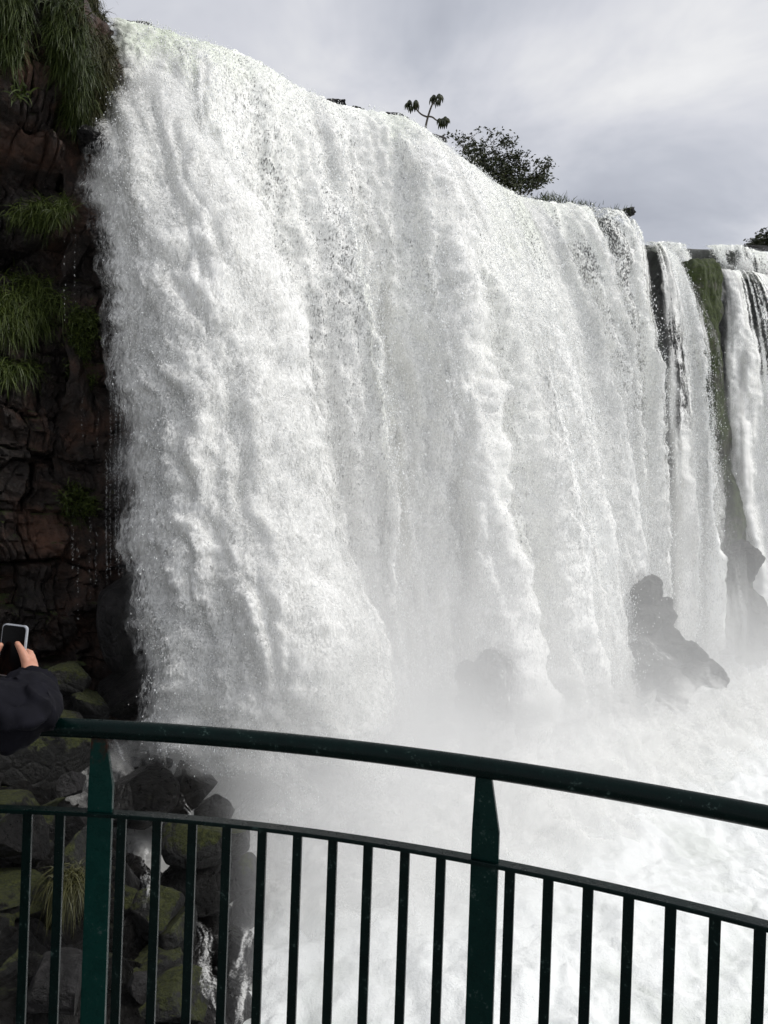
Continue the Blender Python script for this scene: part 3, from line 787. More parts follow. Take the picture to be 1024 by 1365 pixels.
# rocks along the lip
for i, a in enumerate([
    (178, 33, 52, 14, 25.4, 'flat dark rock at the lip above the plume'),
    (446, 142, 34, 20, 30.0, 'jagged dark rock breaking the lip left of the lone thin tree'),
    (476, 146, 28, 12, 30.6, 'small dark rock on the lip beside the jagged one'),
    (518, 155, 56, 12, 31.2, 'long flat dark rock on the lip left of the lone thin tree'),
    (584, 183, 26, 14, 33.0, 'grey rock on the lip at the foot of the lone thin tree'),
    (836, 284, 22, 16, 40.4, 'dark square rock at the right end of the main lip'),
]):
    px, py, w, h, D, lab = a
    boulder(px, py, w, h, D, lab, M['boulder_grey' if i in (0, 4) else 'boulder'], 2600 + i, 'rocks along the lip of the falls', cat='rock', name='rock', dscale=.8, rough=.25)
boulder(122, 182, 50, 40, 20.9, 'black rock nub jutting out under the grass at the plume edge', M['boulder'], 2700, cat='rock', name='rock', rough=.3, cuts=7)
boulder(1005, 331, 60, 8, 57, 'flat dark rock slab on the far upper skyline', M['boulder'], 2701, 'rocks along the lip of the falls', cat='rock', name='rock', rough=.2)

# ------------------------------------------------------------------ cascades between the boulders and drips down the cliff
def ribbon(name, pts, w, seed, label, dens=.62, amp=.12):
    """white water running over the stones: pts (px, py, D)"""
    pts = np.array([at(a, b, c) for a, b, c in pts])
    arc = np.concatenate([[0], np.cumsum(np.linalg.norm(np.diff(pts, axis=0), axis=1))])
    nk = int(arc[-1] / .03) + 4; na = max(12, int(w / .03))
    q = np.linspace(0, arc[-1], nk)
    Cc = interp_tab(q, np.column_stack([arc, pts]), nk, max(1, nk // 12))
    a = np.linspace(-1, 1, na)
    S = a[None] * w / 2; U = np.repeat(q[:, None], na, 1); S = np.repeat(S, nk, 0)
    wv = w * (.7 + .5 * noise2(q / .8, q * 0, seed))
    P = Cc[:, None, :] + np.array([1, 0, 0]) * (a[None] * wv[:, None] / 2)[..., None]
    d = amp * (comet(S, U, .25, .4, seed) + .5 * fbm2(S / .15, U / .25, seed, 3)) + .1 * (1 - np.abs(a))[None]
    P = P + np.array([.1, -.8, .55]) * d[..., None]
    den = dens - .10 + .3 * noise2(S / .12, U / .7, seed + 2) + .2 * noise2(S / .06, U / .2, seed + 3) - .45 * np.clip(np.abs(np.repeat(a[None], nk, 0)) + .35 * noise2(S / .1, U / .2, seed + 4), 0, 1.2) ** 2
    o = mesh_np(name, P, grid_faces(nk, na), M['stream'], True, {'thick': den, 'tint': np.zeros(den.shape), 'fade': .55 * np.clip(1.15 - np.abs(np.repeat(a[None], nk, 0)) ** 2, 0, 1) * sstep(0, .3, U) * sstep(0, .3, q[-1] - U)})
    return tag(o, label, 'cascade', 'cascades between the boulders')
M['stream'] = water_mat('stream_water', True, .5, 30, .3, .36, .8)
ribbon('cascade', [(196, 1125, 12.6), (194, 1150, 12.3), (200, 1180, 12.0), (198, 1215, 11.7)], .42, 31, 'small white cascade dropping beside the dome-shaped boulder')
ribbon('cascade', [(262, 1228, 12.4), (275, 1250, 12.0), (272, 1290, 11.5), (280, 1325, 11.1), (300, 1375, 10.4)], .6, 32, 'white cascade winding between mossy stones at the bottom')
ribbon('cascade', [(330, 1232, 12.9), (325, 1270, 12.2), (322, 1320, 11.5), (318, 1375, 10.6)], .5, 33, 'white cascade along the pool edge under the overhanging stones')
ribbon('cascade', [(150, 985, 18.4), (165, 1012, 17.4), (178, 1024, 16.9), (215, 1030, 16.4), (235, 1036, 16.2)], .5, 34, 'white water running around stones behind the right of the rusty post')
ribbon('cascade', [(232, 1055, 15.0), (246, 1075, 14.8), (262, 1095, 14.4), (275, 1108, 14.2)], .5, 35, 'thin cascade down the dripping block into the pool', .55)
ribbon('cascade', [(655, 872, 22.9), (676, 900, 22.6), (672, 945, 22.2)], 1.6, 36, 'lacy white water pouring over the rock before the main curtain', .56)
ribbon('cascade', [(856, 846, 30.0), (876, 870, 29.6), (905, 892, 29.2)], 1.4, 37, 'white water sliding over the half-drowned rock in the spray', .6)

def drips(cols, label, seed, n):
    r = np.random.default_rng(seed)
    C = []
    for (px, y0, y1, D) in cols:
        t = r.random(n); x = px + r.normal(0, .8, n) + np.sin(t * 9) * .5
        C.append(at(x, y0 + (y1 - y0) * t, D + r.normal(0, .05, n)))
    C = np.concatenate(C)
    o = specks('water_drips', C, r.uniform(.0015, .005, len(C)), None, seed, stretch=6.5)
    return tag(o, label, 'dripping water', kind='stuff')
drips([(147, 515, 770, 20.2), (154, 515, 760, 20.2), (161, 520, 640, 20.2), (142, 600, 780, 20.2), (158, 600, 770, 20.2)], 'thin strings of drops falling beside the cliff', 41, 260)
drips([(86, 290, 430, 18.6), (100, 300, 420, 18.6), (110, 520, 600, 19), (130, 540, 600, 19.4)], 'faint strings of drops off the fern ledge', 42, 18)
drips([(104, 730, 830, 18.2), (97, 700, 760, 18.2), (120, 690, 800, 18.8), (128, 710, 780, 18.8)], 'faint drips low on the dark cliff', 43, 34)

# ------------------------------------------------------------------ trees on the lip
def tube(V, F, pts, r0, r1, n=7):
    """append a tapered tube through pts to the lists"""
    pts = np.asarray(pts, float); k = len(pts)
    T = np.gradient(pts, axis=0); T /= np.linalg.norm(T, axis=1, keepdims=True) + 1e-9
    a = np.cross(T, [.31, .87, .39]); a /= np.linalg.norm(a, axis=1, keepdims=True); b = np.cross(T, a)
    rr = np.linspace(r0, r1, k); th = np.linspace(0, 2 * math.pi, n, endpoint=False)
    ring = pts[:, None] + rr[:, None, None] * (a[:, None] * np.cos(th)[None, :, None] + b[:, None] * np.sin(th)[None, :, None])
    off = sum(len(v) for v in V)
    V.append(ring.reshape(-1, 3)); F.append(grid_faces(k, n, True) + off)
def leafset(C, size, seed, droop=.3, aspect=.45):
    """small pointed two-quad leaves at C"""
    r = np.random.default_rng(seed); n = len(C)
    d = r.normal(0, 1, (n, 3)); d[:, 2] = d[:, 2] * .5 - droop; d /= np.linalg.norm(d, axis=1, keepdims=True)
    s = np.cross(d, r.normal(0, 1, (n, 3))); s /= np.linalg.norm(s, axis=1, keepdims=True); u = np.cross(d, s)
    L = size * r.uniform(.6, 1.3, n)[:, None]
    V = np.stack([C, C + d * L * .45 + s * L * aspect / 2 + u * L * .06, C + d * L, C + d * L * .45 - s * L * aspect / 2 + u * L * .06], 1)
    F = np.arange(n)[:, None] * 4 + np.array([[0, 1, 2, 3]])
    return V.reshape(-1, 3), F
def bush_tree(name, label, limbs, D, seed, leaf=.17, per=26, clus=.33, tw=.05, fill=()):
    r = np.random.default_rng(seed)
    root = empty(name, at(limbs[0][0][0], limbs[0][0][1], D)); tag(root, label, 'tree')
    V, F, C = [], [], []
    for L in limbs:
        p = np.array([at(x, y, D + (q if len(L[0]) > 2 else 0)) for x, y, q in [(t + (0,))[:3] for t in L]])
        q = np.linspace(0, 1, 9); p = np.stack([np.interp(q, np.linspace(0, 1, len(p)), p[:, k]) for k in range(3)], -1)
        p[1:-1] += r.normal(0, .06, (7, 3))
        tube(V, F, p, tw, tw * .25)
        for i in range(2, 9):
            for _ in range(4):
                d = r.normal(0, 1, 3); d[2] = abs(d[2]) * .6; d /= np.linalg.norm(d)
                e = p[i] + d * r.uniform(.25, .75) * (.5 + .5 * i / 8)
                tube(V, F, [p[i], (p[i] + e) / 2 + r.normal(0, .04, 3), e], tw * .25, tw * .1, 4)
                C.append(e + r.normal(0, clus * .5, (per // 2, 3)) * [1, 1, .6]); C.append(e + r.normal(0, clus * .22, (per // 2, 3)))
    for (x, y, rx, ry, n) in fill:
        a = r.random(n) * 6.283; q = np.sqrt(r.random(n))
        cc = at(x + rx * q * np.cos(a), y + ry * q * np.sin(a), D + r.normal(0, .6, n))
        for c in cc: C.append(c + r.normal(0, .2, (14, 3)))
    put(mesh_np('trunk', np.concatenate(V), np.concatenate(F), M['bark'], True), root)
    C = np.concatenate(C); V2, F2 = leafset(C, leaf, seed)
    put(mesh_np('crown', V2, F2, M['leaf'], False), root)
    return root
bush_tree('bushy_tree', 'wide dark bushy tree rooted at the lip of the main fall',
    [[(688, 268), (660, 235), (625, 205), (612, 190)], [(688, 268), (650, 225), (628, 182)], [(690, 266), (668, 225), (655, 190)], [(692, 264), (680, 225), (676, 192)], [(694, 264), (692, 230), (692, 210)],
     [(696, 264), (712, 240), (735, 217)], [(698, 264), (715, 246), (728, 236)], [(690, 266), (655, 245), (630, 222)], [(692, 266), (678, 245), (664, 215)]], 38.6, 51, leaf=.19, per=16, clus=.34,
    fill=((655, 225, 38, 20, 60), (672, 245, 26, 14, 40), (632, 208, 20, 12, 26)))
bush_tree('bushy_tree', 'small dark tree on the far skyline at the right edge of the photo',
    [[(1030, 335), (1022, 322), (1018, 316)], [(1032, 335), (1030, 322), (1034, 312)], [(1034, 335), (1046, 322), (1056, 310)], [(1028, 335), (1012, 328), (1004, 324)]], 60, 52, leaf=.3, per=14, clus=.4, tw=.06)
def cecropia():
    D = 33.2
    root = empty('umbrella_leaf_tree', at(567, 176, D)); tag(root, 'lone thin tree with three drooping leaf clusters against the sky', 'tree')
    V, F = [], []
    sm = lambda pts: interp_tab(np.linspace(0, 1, 14), np.column_stack([np.linspace(0, 1, len(pts)), np.array([at(x, y, D) for x, y in pts])]), 14, 2)
    tube(V, F, sm([(566, 182), (568, 165), (573, 147), (579, 133)]), .055, .035)
    tube(V, F, sm([(570, 156), (562, 153), (556, 147), (553, 139)]), .04, .026)
    tube(V, F, sm([(570, 155), (577, 156), (582, 161), (589, 160)]), .04, .026)
    put(mesh_np('trunk', np.concatenate(V), np.concatenate(F), M['bark'], True), root)
    for ci, (cx, cy, w) in enumerate([(582, 129, 12), (550, 137, 11.5), (591, 160, 9)]):
        r = np.random.default_rng(600 + ci); Vl, Fl = [], []; off = 0
        c0 = at(cx, cy, D)
        for j in range(6):
            ph = j / 6 * 6.283 + r.uniform(-.3, .3); R = w * .62 * D / FPX * r.uniform(.75, 1.05)
            hub = c0 + np.array([math.cos(ph) * R, math.sin(ph) * R, r.uniform(-.02, .10)])
            for q in range(8):           # lobes of one leaf, hanging like an umbrella
                a = q / 8 * 6.283; Ll = r.uniform(.17, .28); t = np.linspace(0, 1, 5)
                out = np.array([math.cos(a), math.sin(a), 0]); sd = np.array([-math.sin(a), math.cos(a), 0])
                pth = hub + out * (Ll * .6 * np.sin(t * 1.5))[:, None] - np.array([0, 0, 1]) * (Ll * 1.25 * t ** 1.5)[:, None]
                wd = (.052 * np.sin(np.clip(t * 2.6 + .35, 0, math.pi)))[:, None]
                Vl.append(np.stack([pth - sd * wd, pth + sd * wd], 1).reshape(-1, 3))
                b = off + np.arange(4)[:, None] * 2; Fl.append(np.concatenate([b, b + 1, b + 3, b + 2], 1)); off += 10
        put(mesh_np('leaf_cluster', np.concatenate(Vl), np.concatenate(Fl), M['leaf'], False), root)
cecropia()
for i, (px, py, D, n, L, lab) in enumerate([(728, 268, 39.6, 160, .5, 'spiky grass clump on the lip at the foot of the bushy tree'), (752, 272, 39.8, 150, .3, 'low grass fringe in the middle of the main lip'),
                                             (775, 275, 39.9, 130, .28, 'low grass fringe on the right half of the main lip'), (824, 282, 40.2, 60, .34, 'thin grass sprigs beside the square rock on the lip')]):
    loose_tuft(px, py, D, n, L, .022, .5, M['grass'], lab, 940 + i, sp=(.42, .2, .05), up=(0, 0, 1), group='grass along the lip')
boulder(752, 277, 96, 9, 39.9, 'thin dark earth ledge under the grass fringe on the lip', M['boulder'], 2710, cat='rock', name='rock', rough=.3, dscale=.3)

# ------------------------------------------------------------------ railing and walkway
def paint_mat(name, rust=False, PG=((.0001, .004, .0036), (.0002, .007, .006))):
    m, nt, bs, out = newmat(name); v, g = mapping(nt, (1, 1, 1))
    n1 = noise_n(nt, v, 26, 6, .7); n2 = noise_n(nt, v, 160, 4, .7)
    base = ramp(nt, n1, [(.3, PG[0]), (.7, PG[1])])
    chip = nd(nt, 'ShaderNodeMapRange'); chip.inputs['From Min'].default_value = .61; chip.inputs['From Max'].default_value = .65
    nt.links.new(mathn(nt, 'ADD', mathn(nt, 'MULTIPLY', n1, .55), mathn(nt, 'MULTIPLY', n2, .5)), chip.inputs['Value'])
    base = mixc(nt, chip.outputs[0], base, (.03, .05, .045))
    bs.inputs['Specular IOR Level'].default_value = .12
    rg = mathn(nt, 'ADD', mathn(nt, 'MULTIPLY', n1, .35), .12)
    if rust:
        sx = nd(nt, 'ShaderNodeSeparateXYZ'); nt.links.new(g.outputs['Position'], sx.inputs[0])
        z = mathn(nt, 'MULTIPLY', mathn(nt, 'SUBTRACT', sx.outputs['Z'], 1.045), 22)
        f = mathn(nt, 'ADD', z, mathn(nt, 'MULTIPLY', mathn(nt, 'SUBTRACT', noise_n(nt, v, 45, 4, .6), .5), 4.5), True)
        rc = ramp(nt, n2, [(.35, (.012, .006, .004)), (.65, (.05, .018, .01))])
        base = mixc(nt, f, base, rc); rg = mathn(nt, 'ADD', rg, mathn(nt, 'MULTIPLY', f, .5), True)
    nt.links.new(base, bs.inputs['Base Color']); nt.links.new(rg, bs.inputs['Roughness'])
    bp = nd(nt, 'ShaderNodeBump'); bp.inputs['Strength'].default_value = .35; bp.inputs['Distance'].default_value = .003
    nt.links.new(mathn(nt, 'ADD', n1, mathn(nt, 'MULTIPLY', n2, .5)), bp.inputs['Height']); nt.links.new(bp.outputs[0], bs.inputs['Normal'])
    return m
M['paint'] = paint_mat('dark_green_paint'); M['paint_rust_lit'] = paint_mat('lit_rusting_green_paint', True, ((.0001, .018, .0145), (.0003, .026, .021))); M['paint_post_shaded'] = paint_mat('shaded_green_post_paint', False, ((.0001, .010, .0085), (.0002, .015, .012)))  # posts share one green; lit and shaded facing is put into their colours
ZR = 1.1
hr_px = [(75, 968), (150, 974), (300, 984), (400, 992), (512, 1004), (640, 1022), (800, 1049), (920, 1070), (1024, 1090)]
HR = np.array([atz(x, y, ZR)[:2] for x, y in hr_px])
pl = np.polyfit(HR[:, 0], HR[:, 1], 2)
xa, xb = HR[0, 0], HR[-1, 0]
def rail_y(x):
    x = np.asarray(x, float); xc = np.clip(x, xa, xb)
    return np.polyval(pl, xc) + np.polyval(np.polyder(pl), xc) * (x - xc)
def rail_tan(x):
    d = np.polyval(np.polyder(pl), np.clip(x, xa, xb)); t = np.array([1, d]); return t / np.linalg.norm(t)
xs = np.linspace(-2.6, 2.4, 160); xs_c = xs
railing = empty('railing', (0, float(rail_y(0)), 0)); tag(railing, 'dark green metal railing with round handrail and upright bars', 'railing')
def add_part(name, V, F, mat, smooth=False, label=None):
    o = mesh_np(name, V, F, mat, smooth); put(o, railing)
    if label: o['label'] = label
    return o
V, F = [], []
tube(V, F, np.stack([xs, rail_y(xs), np.full_like(xs, ZR)], -1), .0205, .0205, 20)
add_part('handrail', np.concatenate(V), np.concatenate(F), M['paint'], True)
def sweep_flat(zc, w, h):
    """flat bar laid along the rail line; small chamfer on its top edges"""
    P = []
    prof = [(-w / 2, -h / 2), (w / 2, -h / 2), (w / 2, h / 2 - .0015), (w / 2 - .0015, h / 2), (-w / 2 + .0015, h / 2), (-w / 2, h / 2 - .0015)]
    for x in xs:
        t = rail_tan(x); nrm = np.array([-t[1], t[0]])
        P.append([[x + nrm[0] * a, float(rail_y(x)) + nrm[1] * a, zc + b] for a, b in prof])
    P = np.array(P); return P.reshape(-1, 3), grid_faces(len(xs), 6, True)
mid_px = [(0, 1060), (131, 1076), (300, 1094), (400, 1108), (512, 1128), (640, 1153), (680, 1160), (800, 1189), (1024, 1246)]
zm = []
for x, y in mid_px:
    d = ray(x, y)
    # where the line of sight crosses the plane of the railing
    lo, hi = .6, 3.0
    for _ in range(50):
        mdl = (lo + hi) / 2; q = CAM + mdl * d
        if q[1] > rail_y(q[0]): hi = mdl
        else: lo = mdl
    zm.append((CAM + lo * d)[2])
ZM = float(np.mean(zm)); print('midrail heights', np.round(zm, 3))
add_part('mid_rail', *sweep_flat(ZM, .03, .008), M['paint'])
add_part('bottom_rail', *sweep_flat(.1, .03, .008), M['paint'])
def rail_x(px, py):
    d = ray(px, py); lo, hi = .6, 3.0
    for _ in range(50):
        mdl = (lo + hi) / 2; q = CAM + mdl * d
        if q[1] > rail_y(q[0]): hi = mdl
        else: lo = mdl
    return (CAM + lo * d)[0]
def bar(x, poly, th, off=0):
    """upright plate: poly = outline (along, z), thickness across the rail line"""
    t = rail_tan(x); nrm = np.array([-t[1], t[0]]); c = np.array([x, float(rail_y(x))])
    n = len(poly); V = []
    for s in (-1, 1):
        for a, z in poly:
            q = c + t * a + nrm * (s * th / 2 + off); V.append([q[0], q[1], z])
    bm = bmesh.new(); vs = [bm.verts.new(v) for v in V]
    bm.faces.new(vs[:n][::-1]); bm.faces.new(vs[n:])
    for i in range(n): bm.faces.new([vs[i], vs[(i + 1) % n], vs[n + (i + 1) % n], vs[n + i]])
    bmesh.ops.recalc_face_normals(bm, faces=bm.faces)
    bmesh.ops.bevel(bm, geom=bm.edges[:], offset=.0012, segments=1, affect='EDGES')
    return bm
def bm_part(name, bm, mat, label=None):
    me = bpy.data.meshes.new(name); bm.to_mesh(me); bm.free(); me.materials.append(mat)
    o = bpy.data.objects.new(name, me); COL.objects.link(o); put(o, railing)
    if label: o['label'] = label
    return o
post_xs = [rail_x(134, 1076), rail_x(646, 1155)]
stepx = post_xs[1] - post_xs[0]
for i, x in enumerate([post_xs[0] - 2 * stepx, post_xs[0] - stepx, post_xs[0], post_xs[1], post_xs[1] + stepx, post_xs[1] + 2 * stepx]):
    if not (-2.55 < x < 2.35): continue
    ztop = ZR - .018
    pol = [(-.027, -.1), (.0275, -.1), (.0275, ZM + .062), (.009, ztop), (-.0235, ztop), (-.027, ZM + .06)]
    bm_part('post', bar(x, pol, .012), M['paint_rust_lit'] if i == 2 else M['paint_post_shaded'], 'rusty-topped flat post near the person' if i == 2 else None)
bal_px = [-9, 38, 81, 163, 210, 257, 303, 350, 397, 444, 491, 540, 588, 680, 731, 784, 838, 894, 953, 1013]
bx = [rail_x(p, np.interp(p, [q[0] for q in mid_px], [q[1] for q in mid_px]) + 8) for p in bal_px]
dx = float(np.mean(np.diff(bx[3:13])))
xx = bx[0] - dx
while xx > -2.5:
    bx.append(xx); xx -= dx
xx = bx[19] + dx
while xx < 2.3:
    if all(abs(xx - (post_xs[1] + k * stepx)) > .035 for k in (1, 2)): bx.append(xx)
    xx += dx
for x in bx:
    pol = [(-.0098, .104), (.0098, .104), (.0098, ZM - .004), (-.0098, ZM - .004)]
    bm_part('baluster', bar(x, pol, .0095), M['paint'])

def walkway():
    m, nt, bs, out = newmat('concrete_deck'); v, g = mapping(nt)
    nt.links.new(ramp(nt, noise_n(nt, v, 6, 8, .65), [(.3, (.12, .115, .11)), (.7, (.22, .215, .2))]), bs.inputs['Base Color']); bs.inputs['Roughness'].default_value = .6
    q = np.linspace(-2.6, 2.4, 60)
    e = [(x, float(rail_y(x)) + .1) for x in q]
    bm = bmesh.new()
    top = [bm.verts.new((x, y, -.0)) for x, y in e] + [bm.verts.new((2.4, -3.0, 0)), bm.verts.new((-2.6, -3.0, 0))]
    f = bm.faces.new(top); r = bmesh.ops.extrude_face_region(bm, geom=[f])
    for vv in [g_ for g_ in r['geom'] if isinstance(g_, bmesh.types.BMVert)]: vv.co.z -= .22
    bmesh.ops.recalc_face_normals(bm, faces=bm.faces)
    me = bpy.data.meshes.new('walkway'); bm.to_mesh(me); bm.free(); me.materials.append(m)
    o = bpy.data.objects.new('walkway', me); COL.objects.link(o); tag(o, 'concrete viewing walkway the railing stands on', kind='structure')
walkway()

# ------------------------------------------------------------------ the person with the phone
def lump(name, segs, vox, mat, parent, smooth_it=2, disp=None):
    """one continuous skin grown round tapered limbs: segs = list of [(point, radius), ...] chains"""
    bm = bmesh.new()
    for ch in segs:
        for (p, r), (q, s) in zip(ch[:-1], ch[1:]):
            p, q = np.array(p), np.array(q); L = np.linalg.norm(q - p)
            n = max(2, int(L / (min(r, s) * .35)) + 1)
            for t in np.linspace(0, 1, n):
                bmesh.ops.create_icosphere(bm, subdivisions=2, radius=r + (s - r) * t, matrix=Matrix.Translation(Vector(p + (q - p) * t)))
    me = bpy.data.meshes.new(name); bm.to_mesh(me); bm.free()
    o = bpy.data.objects.new(name, me); COL.objects.link(o)
    md = o.modifiers.new('r', 'REMESH'); md.mode = 'VOXEL'; md.voxel_size = vox
    ms = o.modifiers.new('s', 'SMOOTH'); ms.iterations = smooth_it; ms.factor = .5
    dg = bpy.context.evaluated_depsgraph_get(); dg.update()
    me2 = bpy.data.meshes.new_from_object(o.evaluated_get(dg))
    o.modifiers.clear(); o.data = me2; bpy.data.meshes.remove(me); me2.name = name
    if disp is not None:
        n = len(me2.vertices); co = np.zeros(n * 3, np.float32); me2.vertices.foreach_get('co', co); co = co.reshape(-1, 3).astype(float)
        no = np.zeros(n * 3, np.float32); me2.vertices.foreach_get('normal', no); no = no.reshape(-1, 3)
        co = co + no * disp(co)[:, None]; me2.vertices.foreach_set('co', co.astype(np.float32).ravel()); me2.update()
    me2.polygons.foreach_set('use_smooth', np.ones(len(me2.polygons), bool))
    me2.materials.clear(); me2.materials.append(mat)
    put(o, parent); return o
def simple_mat(name, c1, c2, scale, rough, spec=.3, bump=0, sss=0):
    m, nt, bs, out = newmat(name); v, g = mapping(nt)
    n = noise_n(nt, v, scale, 5, .6)
    nt.links.new(ramp(nt, n, [(.3, c1), (.7, c2)]), bs.inputs['Base Color']); bs.inputs['Roughness'].default_value = rough; bs.inputs['Specular IOR Level'].default_value = spec
    if bump:
        bp = nd(nt, 'ShaderNodeBump'); bp.inputs['Strength'].default_value = bump; bp.inputs['Distance'].default_value = .004
        nt.links.new(noise_n(nt, v, scale * 4, 4, .6), bp.inputs['Height']); nt.links.new(bp.outputs[0], bs.inputs['Normal'])
    if sss: bs.inputs['Subsurface Weight'].default_value = sss; bs.inputs['Subsurface Radius'].default_value = (.01, .004, .002); bs.inputs['Subsurface Scale'].default_value = .6
    return m
def person():
    skin = simple_mat('skin', (.42, .20, .13), (.56, .29, .20), 40, .5, .35, .1, .15)
    cloth = simple_mat('black_jacket_cloth', (.006, .006, .008), (.010, .010, .014), 18, .85, .06, .15)
    pants = simple_mat('dark_trouser_cloth', (.015, .017, .025), (.025, .028, .04), 20, .85, .2, .15)
    hairm = simple_mat('dark_hair', (.008, .006, .005), (.02, .014, .01), 120, .4, .5, .4)
    shoe = simple_mat('shoe_leather', (.02, .02, .02), (.04, .04, .04), 30, .5)
    P = lambda x, y, D: at(x, y, D)
    cx = -1.2
    root = empty('person', (cx, 1.0, 0)); tag(root, 'person in a black jacket leaning on the handrail and holding up a phone', 'person')
    RS, LS = np.array([-1.03, 1.40, 1.29]), np.array([-1.38, 1.40, 1.29])
    RE, LE = P(30, 953, 1.60), P(-235, 960, 1.62)
    RW, LW = P(41, 903, 1.925), P(-42, 908, 1.91)
    pel, chest, neck, head = np.array([cx, 1.02, .95]), np.array([cx, 1.33, 1.22]), np.array([cx, 1.44, 1.38]), np.array([cx, 1.50, 1.50])
    legs = []
    for s in (-1, 1):
        legs.append([(pel + [s * .09, 0, -.03], .085), (np.array([cx + s * .10, 1.08, .50]), .058), (np.array([cx + s * .11, .98, .09]), .04)])
    # hands
    R = [[(RW + (RW - RE) * -.25, .024), (RW, .0225)],
         [(RW, .022), (P(40, 888, 1.965), .021), (P(40.5, 876, 1.992), .0135)], [(RW, .021), (P(39, 891, 1.99), .018), (P(38, 893, 2.008), .012)], [(P(39, 888, 1.97), .019), (P(37, 880, 1.985), .017)]]
    for y, x1 in ((868, 11), (876.5, 8), (885, 10), (893, 15)):      # four fingers behind the phone
        R.append([(P(40, y + 3, 2.0), .0105), (P(34, y, 2.007), .0085), (P(23, y - 2, 2.006), .0078), (P(x1, y - 3, 2.002), .0068)])
    R.append([(P(38.5, 891, 1.958), .0165), (P(32.5, 874.5, 1.961), .0122), (P(27.5, 865, 1.966), .0098), (P(23.2, 858, 1.969), .0082)])   # thumb on the screen
    Lh = [[(LW + (LW - LE) * -.25, .024), (LW, .0225)], [(LW, .022), (P(-18, 888, 1.965), .021), (P(-10, 872, 1.995), .0135)], [(LW, .021), (P(-16, 895, 1.985), .018), (P(-8, 890, 2.008), .012)]]
    for y, x1 in ((868, 22), (876.5, 26), (885, 24)):
        Lh.append([(P(-8, y + 3, 2.003), .0105), (P(-2, y, 2.016), .0085), (P(10, y - 1, 2.020), .0078), (P(x1, y - 1, 2.017), .0068)])
    Lh.append([(P(-12, 898, 1.99), .0105), (P(-4, 905, 1.985), .0085), (P(5, 906.5, 1.983), .0078), (P(14, 905, 1.983), .0068)])           # little finger under the phone
    Lh.append([(P(-18, 892, 1.955), .0165), (P(-10, 876, 1.96), .0122), (P(-4, 867, 1.965), .0098), (P(1, 860, 1.969), .0082)])
    face = [[(neck - [0, .02, .05], .055), (neck + [0, .03, .03], .052), (head + [0, 0, -.05], .06)], [(head + [0, -.01, .03], .088), (head + [0, .01, .02], .088)], [(head + [0, .03, -.06], .058), (head + [0, .045, -.085], .034)],
            [(head + [0, .09, .02], .012), (head + [0, .108, -.018], .014)], [(head + [-.02, .085, -.055], .009), (head + [.02, .085, -.055], .009)], [(head + [-.045, .075, .03], .014), (head + [.045, .075, .03], .014)],
            [(head + [-.09, -.01, .015], .02), (head + [-.088, -.01, -.02], .013)], [(head + [.09, -.01, .015], .02), (head + [.088, -.01, -.02], .013)]]
    torso = [[(pel, .115), (chest, .12), (neck - [0, .03, .06], .07)], [(LS, .045), (RS, .045)], [(RS, .045), (RE, .038), (RW, .023)], [(LS, .045), (LE, .038), (LW, .023)]]
    body = lump('body', R + Lh + face + torso + legs, .0042, skin, root, 3)
    # jacket: sleeves thicker than the arms, with hanging folds
    mid = (RE * .45 + RW * .55); midl = LE * .45 + LW * .55
    def folds(co):
        w = 1 + .0 * co[:, 0]
        f = np.abs(noise3(co[:, 0] * 9 + co[:, 2] * 5, co[:, 1] * 5, co[:, 2] * 9, 5)) - .15
        f2 = np.abs(noise3(co[:, 0] * 22, co[:, 1] * 12, co[:, 2] * 24 + co[:, 0] * 10, 6)) - .15
        n3_ = noise3(co[:, 0] * 7 + co[:, 1] * 4, co[:, 1] * 7 - co[:, 2] * 4, co[:, 2] * 16 + co[:, 0] * 6, 15); rg = np.clip(1 - np.abs(n3_) * 5, 0, 1) ** 2
        return .024 * f + .008 * f2 + .013 * rg
    jk = [[(pel + [0, 0, -.08], .135), (pel + [0, .05, .08], .135), (chest, .14), (neck - [0, .05, .07], .085)], [(pel + [-.07, 0, -.06], .115), (chest + [-.09, 0, 0], .115)], [(pel + [.07, 0, -.06], .115), (chest + [.09, 0, 0], .115)],
          [(LS, .07), (neck - [0, .04, .06], .075), (RS, .07)],
          [(RS, .072), ((RS + RE) / 2 - [0, 0, .015], .066), (RE, .061)], [(RE, .060), (RE * .8 + RW * .2 + [.012, 0, .012], .058), (mid + [.004, 0, .01], .044), (RW * .86 + RE * .14, .031), (RW, .0265)],
          [(LS, .072), (LE, .058)], [(LE, .058), (midl, .045), (LW * .86 + LE * .14, .031), (LW, .0265)]]
    # sagging rolls of cloth at the inner elbow and round the cuff
    c1 = [P(-25, 930, 1.53), P(10, 958, 1.52), P(36, 958, 1.535), P(47, 942, 1.56), P(40, 925, 1.59)]
    jk.append([(c, .016) for c in c1])
    c2 = [P(28, 938, 1.60), P(52, 940, 1.60), P(60, 958, 1.60)]
    jk.append([(c, .014) for c in c2])
    c3 = [P(-30, 920, 1.55), P(5, 926, 1.565), P(24, 930, 1.575), P(33, 915, 1.66)]
    jk.append([(c, .014) for c in c3])
    lump('jacket', jk, .005, cloth, root, 2, folds)
    lump('trousers', [[(pel + [0, 0, -.02], .13), (pel + [0, 0, -.1], .125)]] + [[(pel + [s * .085, 0, -.05], .1), (np.array([cx + s * .10, 1.08, .50]), .075), (np.array([cx + s * .11, .98, .11]), .06)] for s in (-1, 1)], .01, pants, root, 2)
    for s in (-1, 1):
        lump('shoe', [[(np.array([cx + s * .11, .95, .06]), .046), (np.array([cx + s * .115, 1.04, .045]), .044), (np.array([cx + s * .12, 1.14, .036]), .036)]], .008, shoe, root, 2)
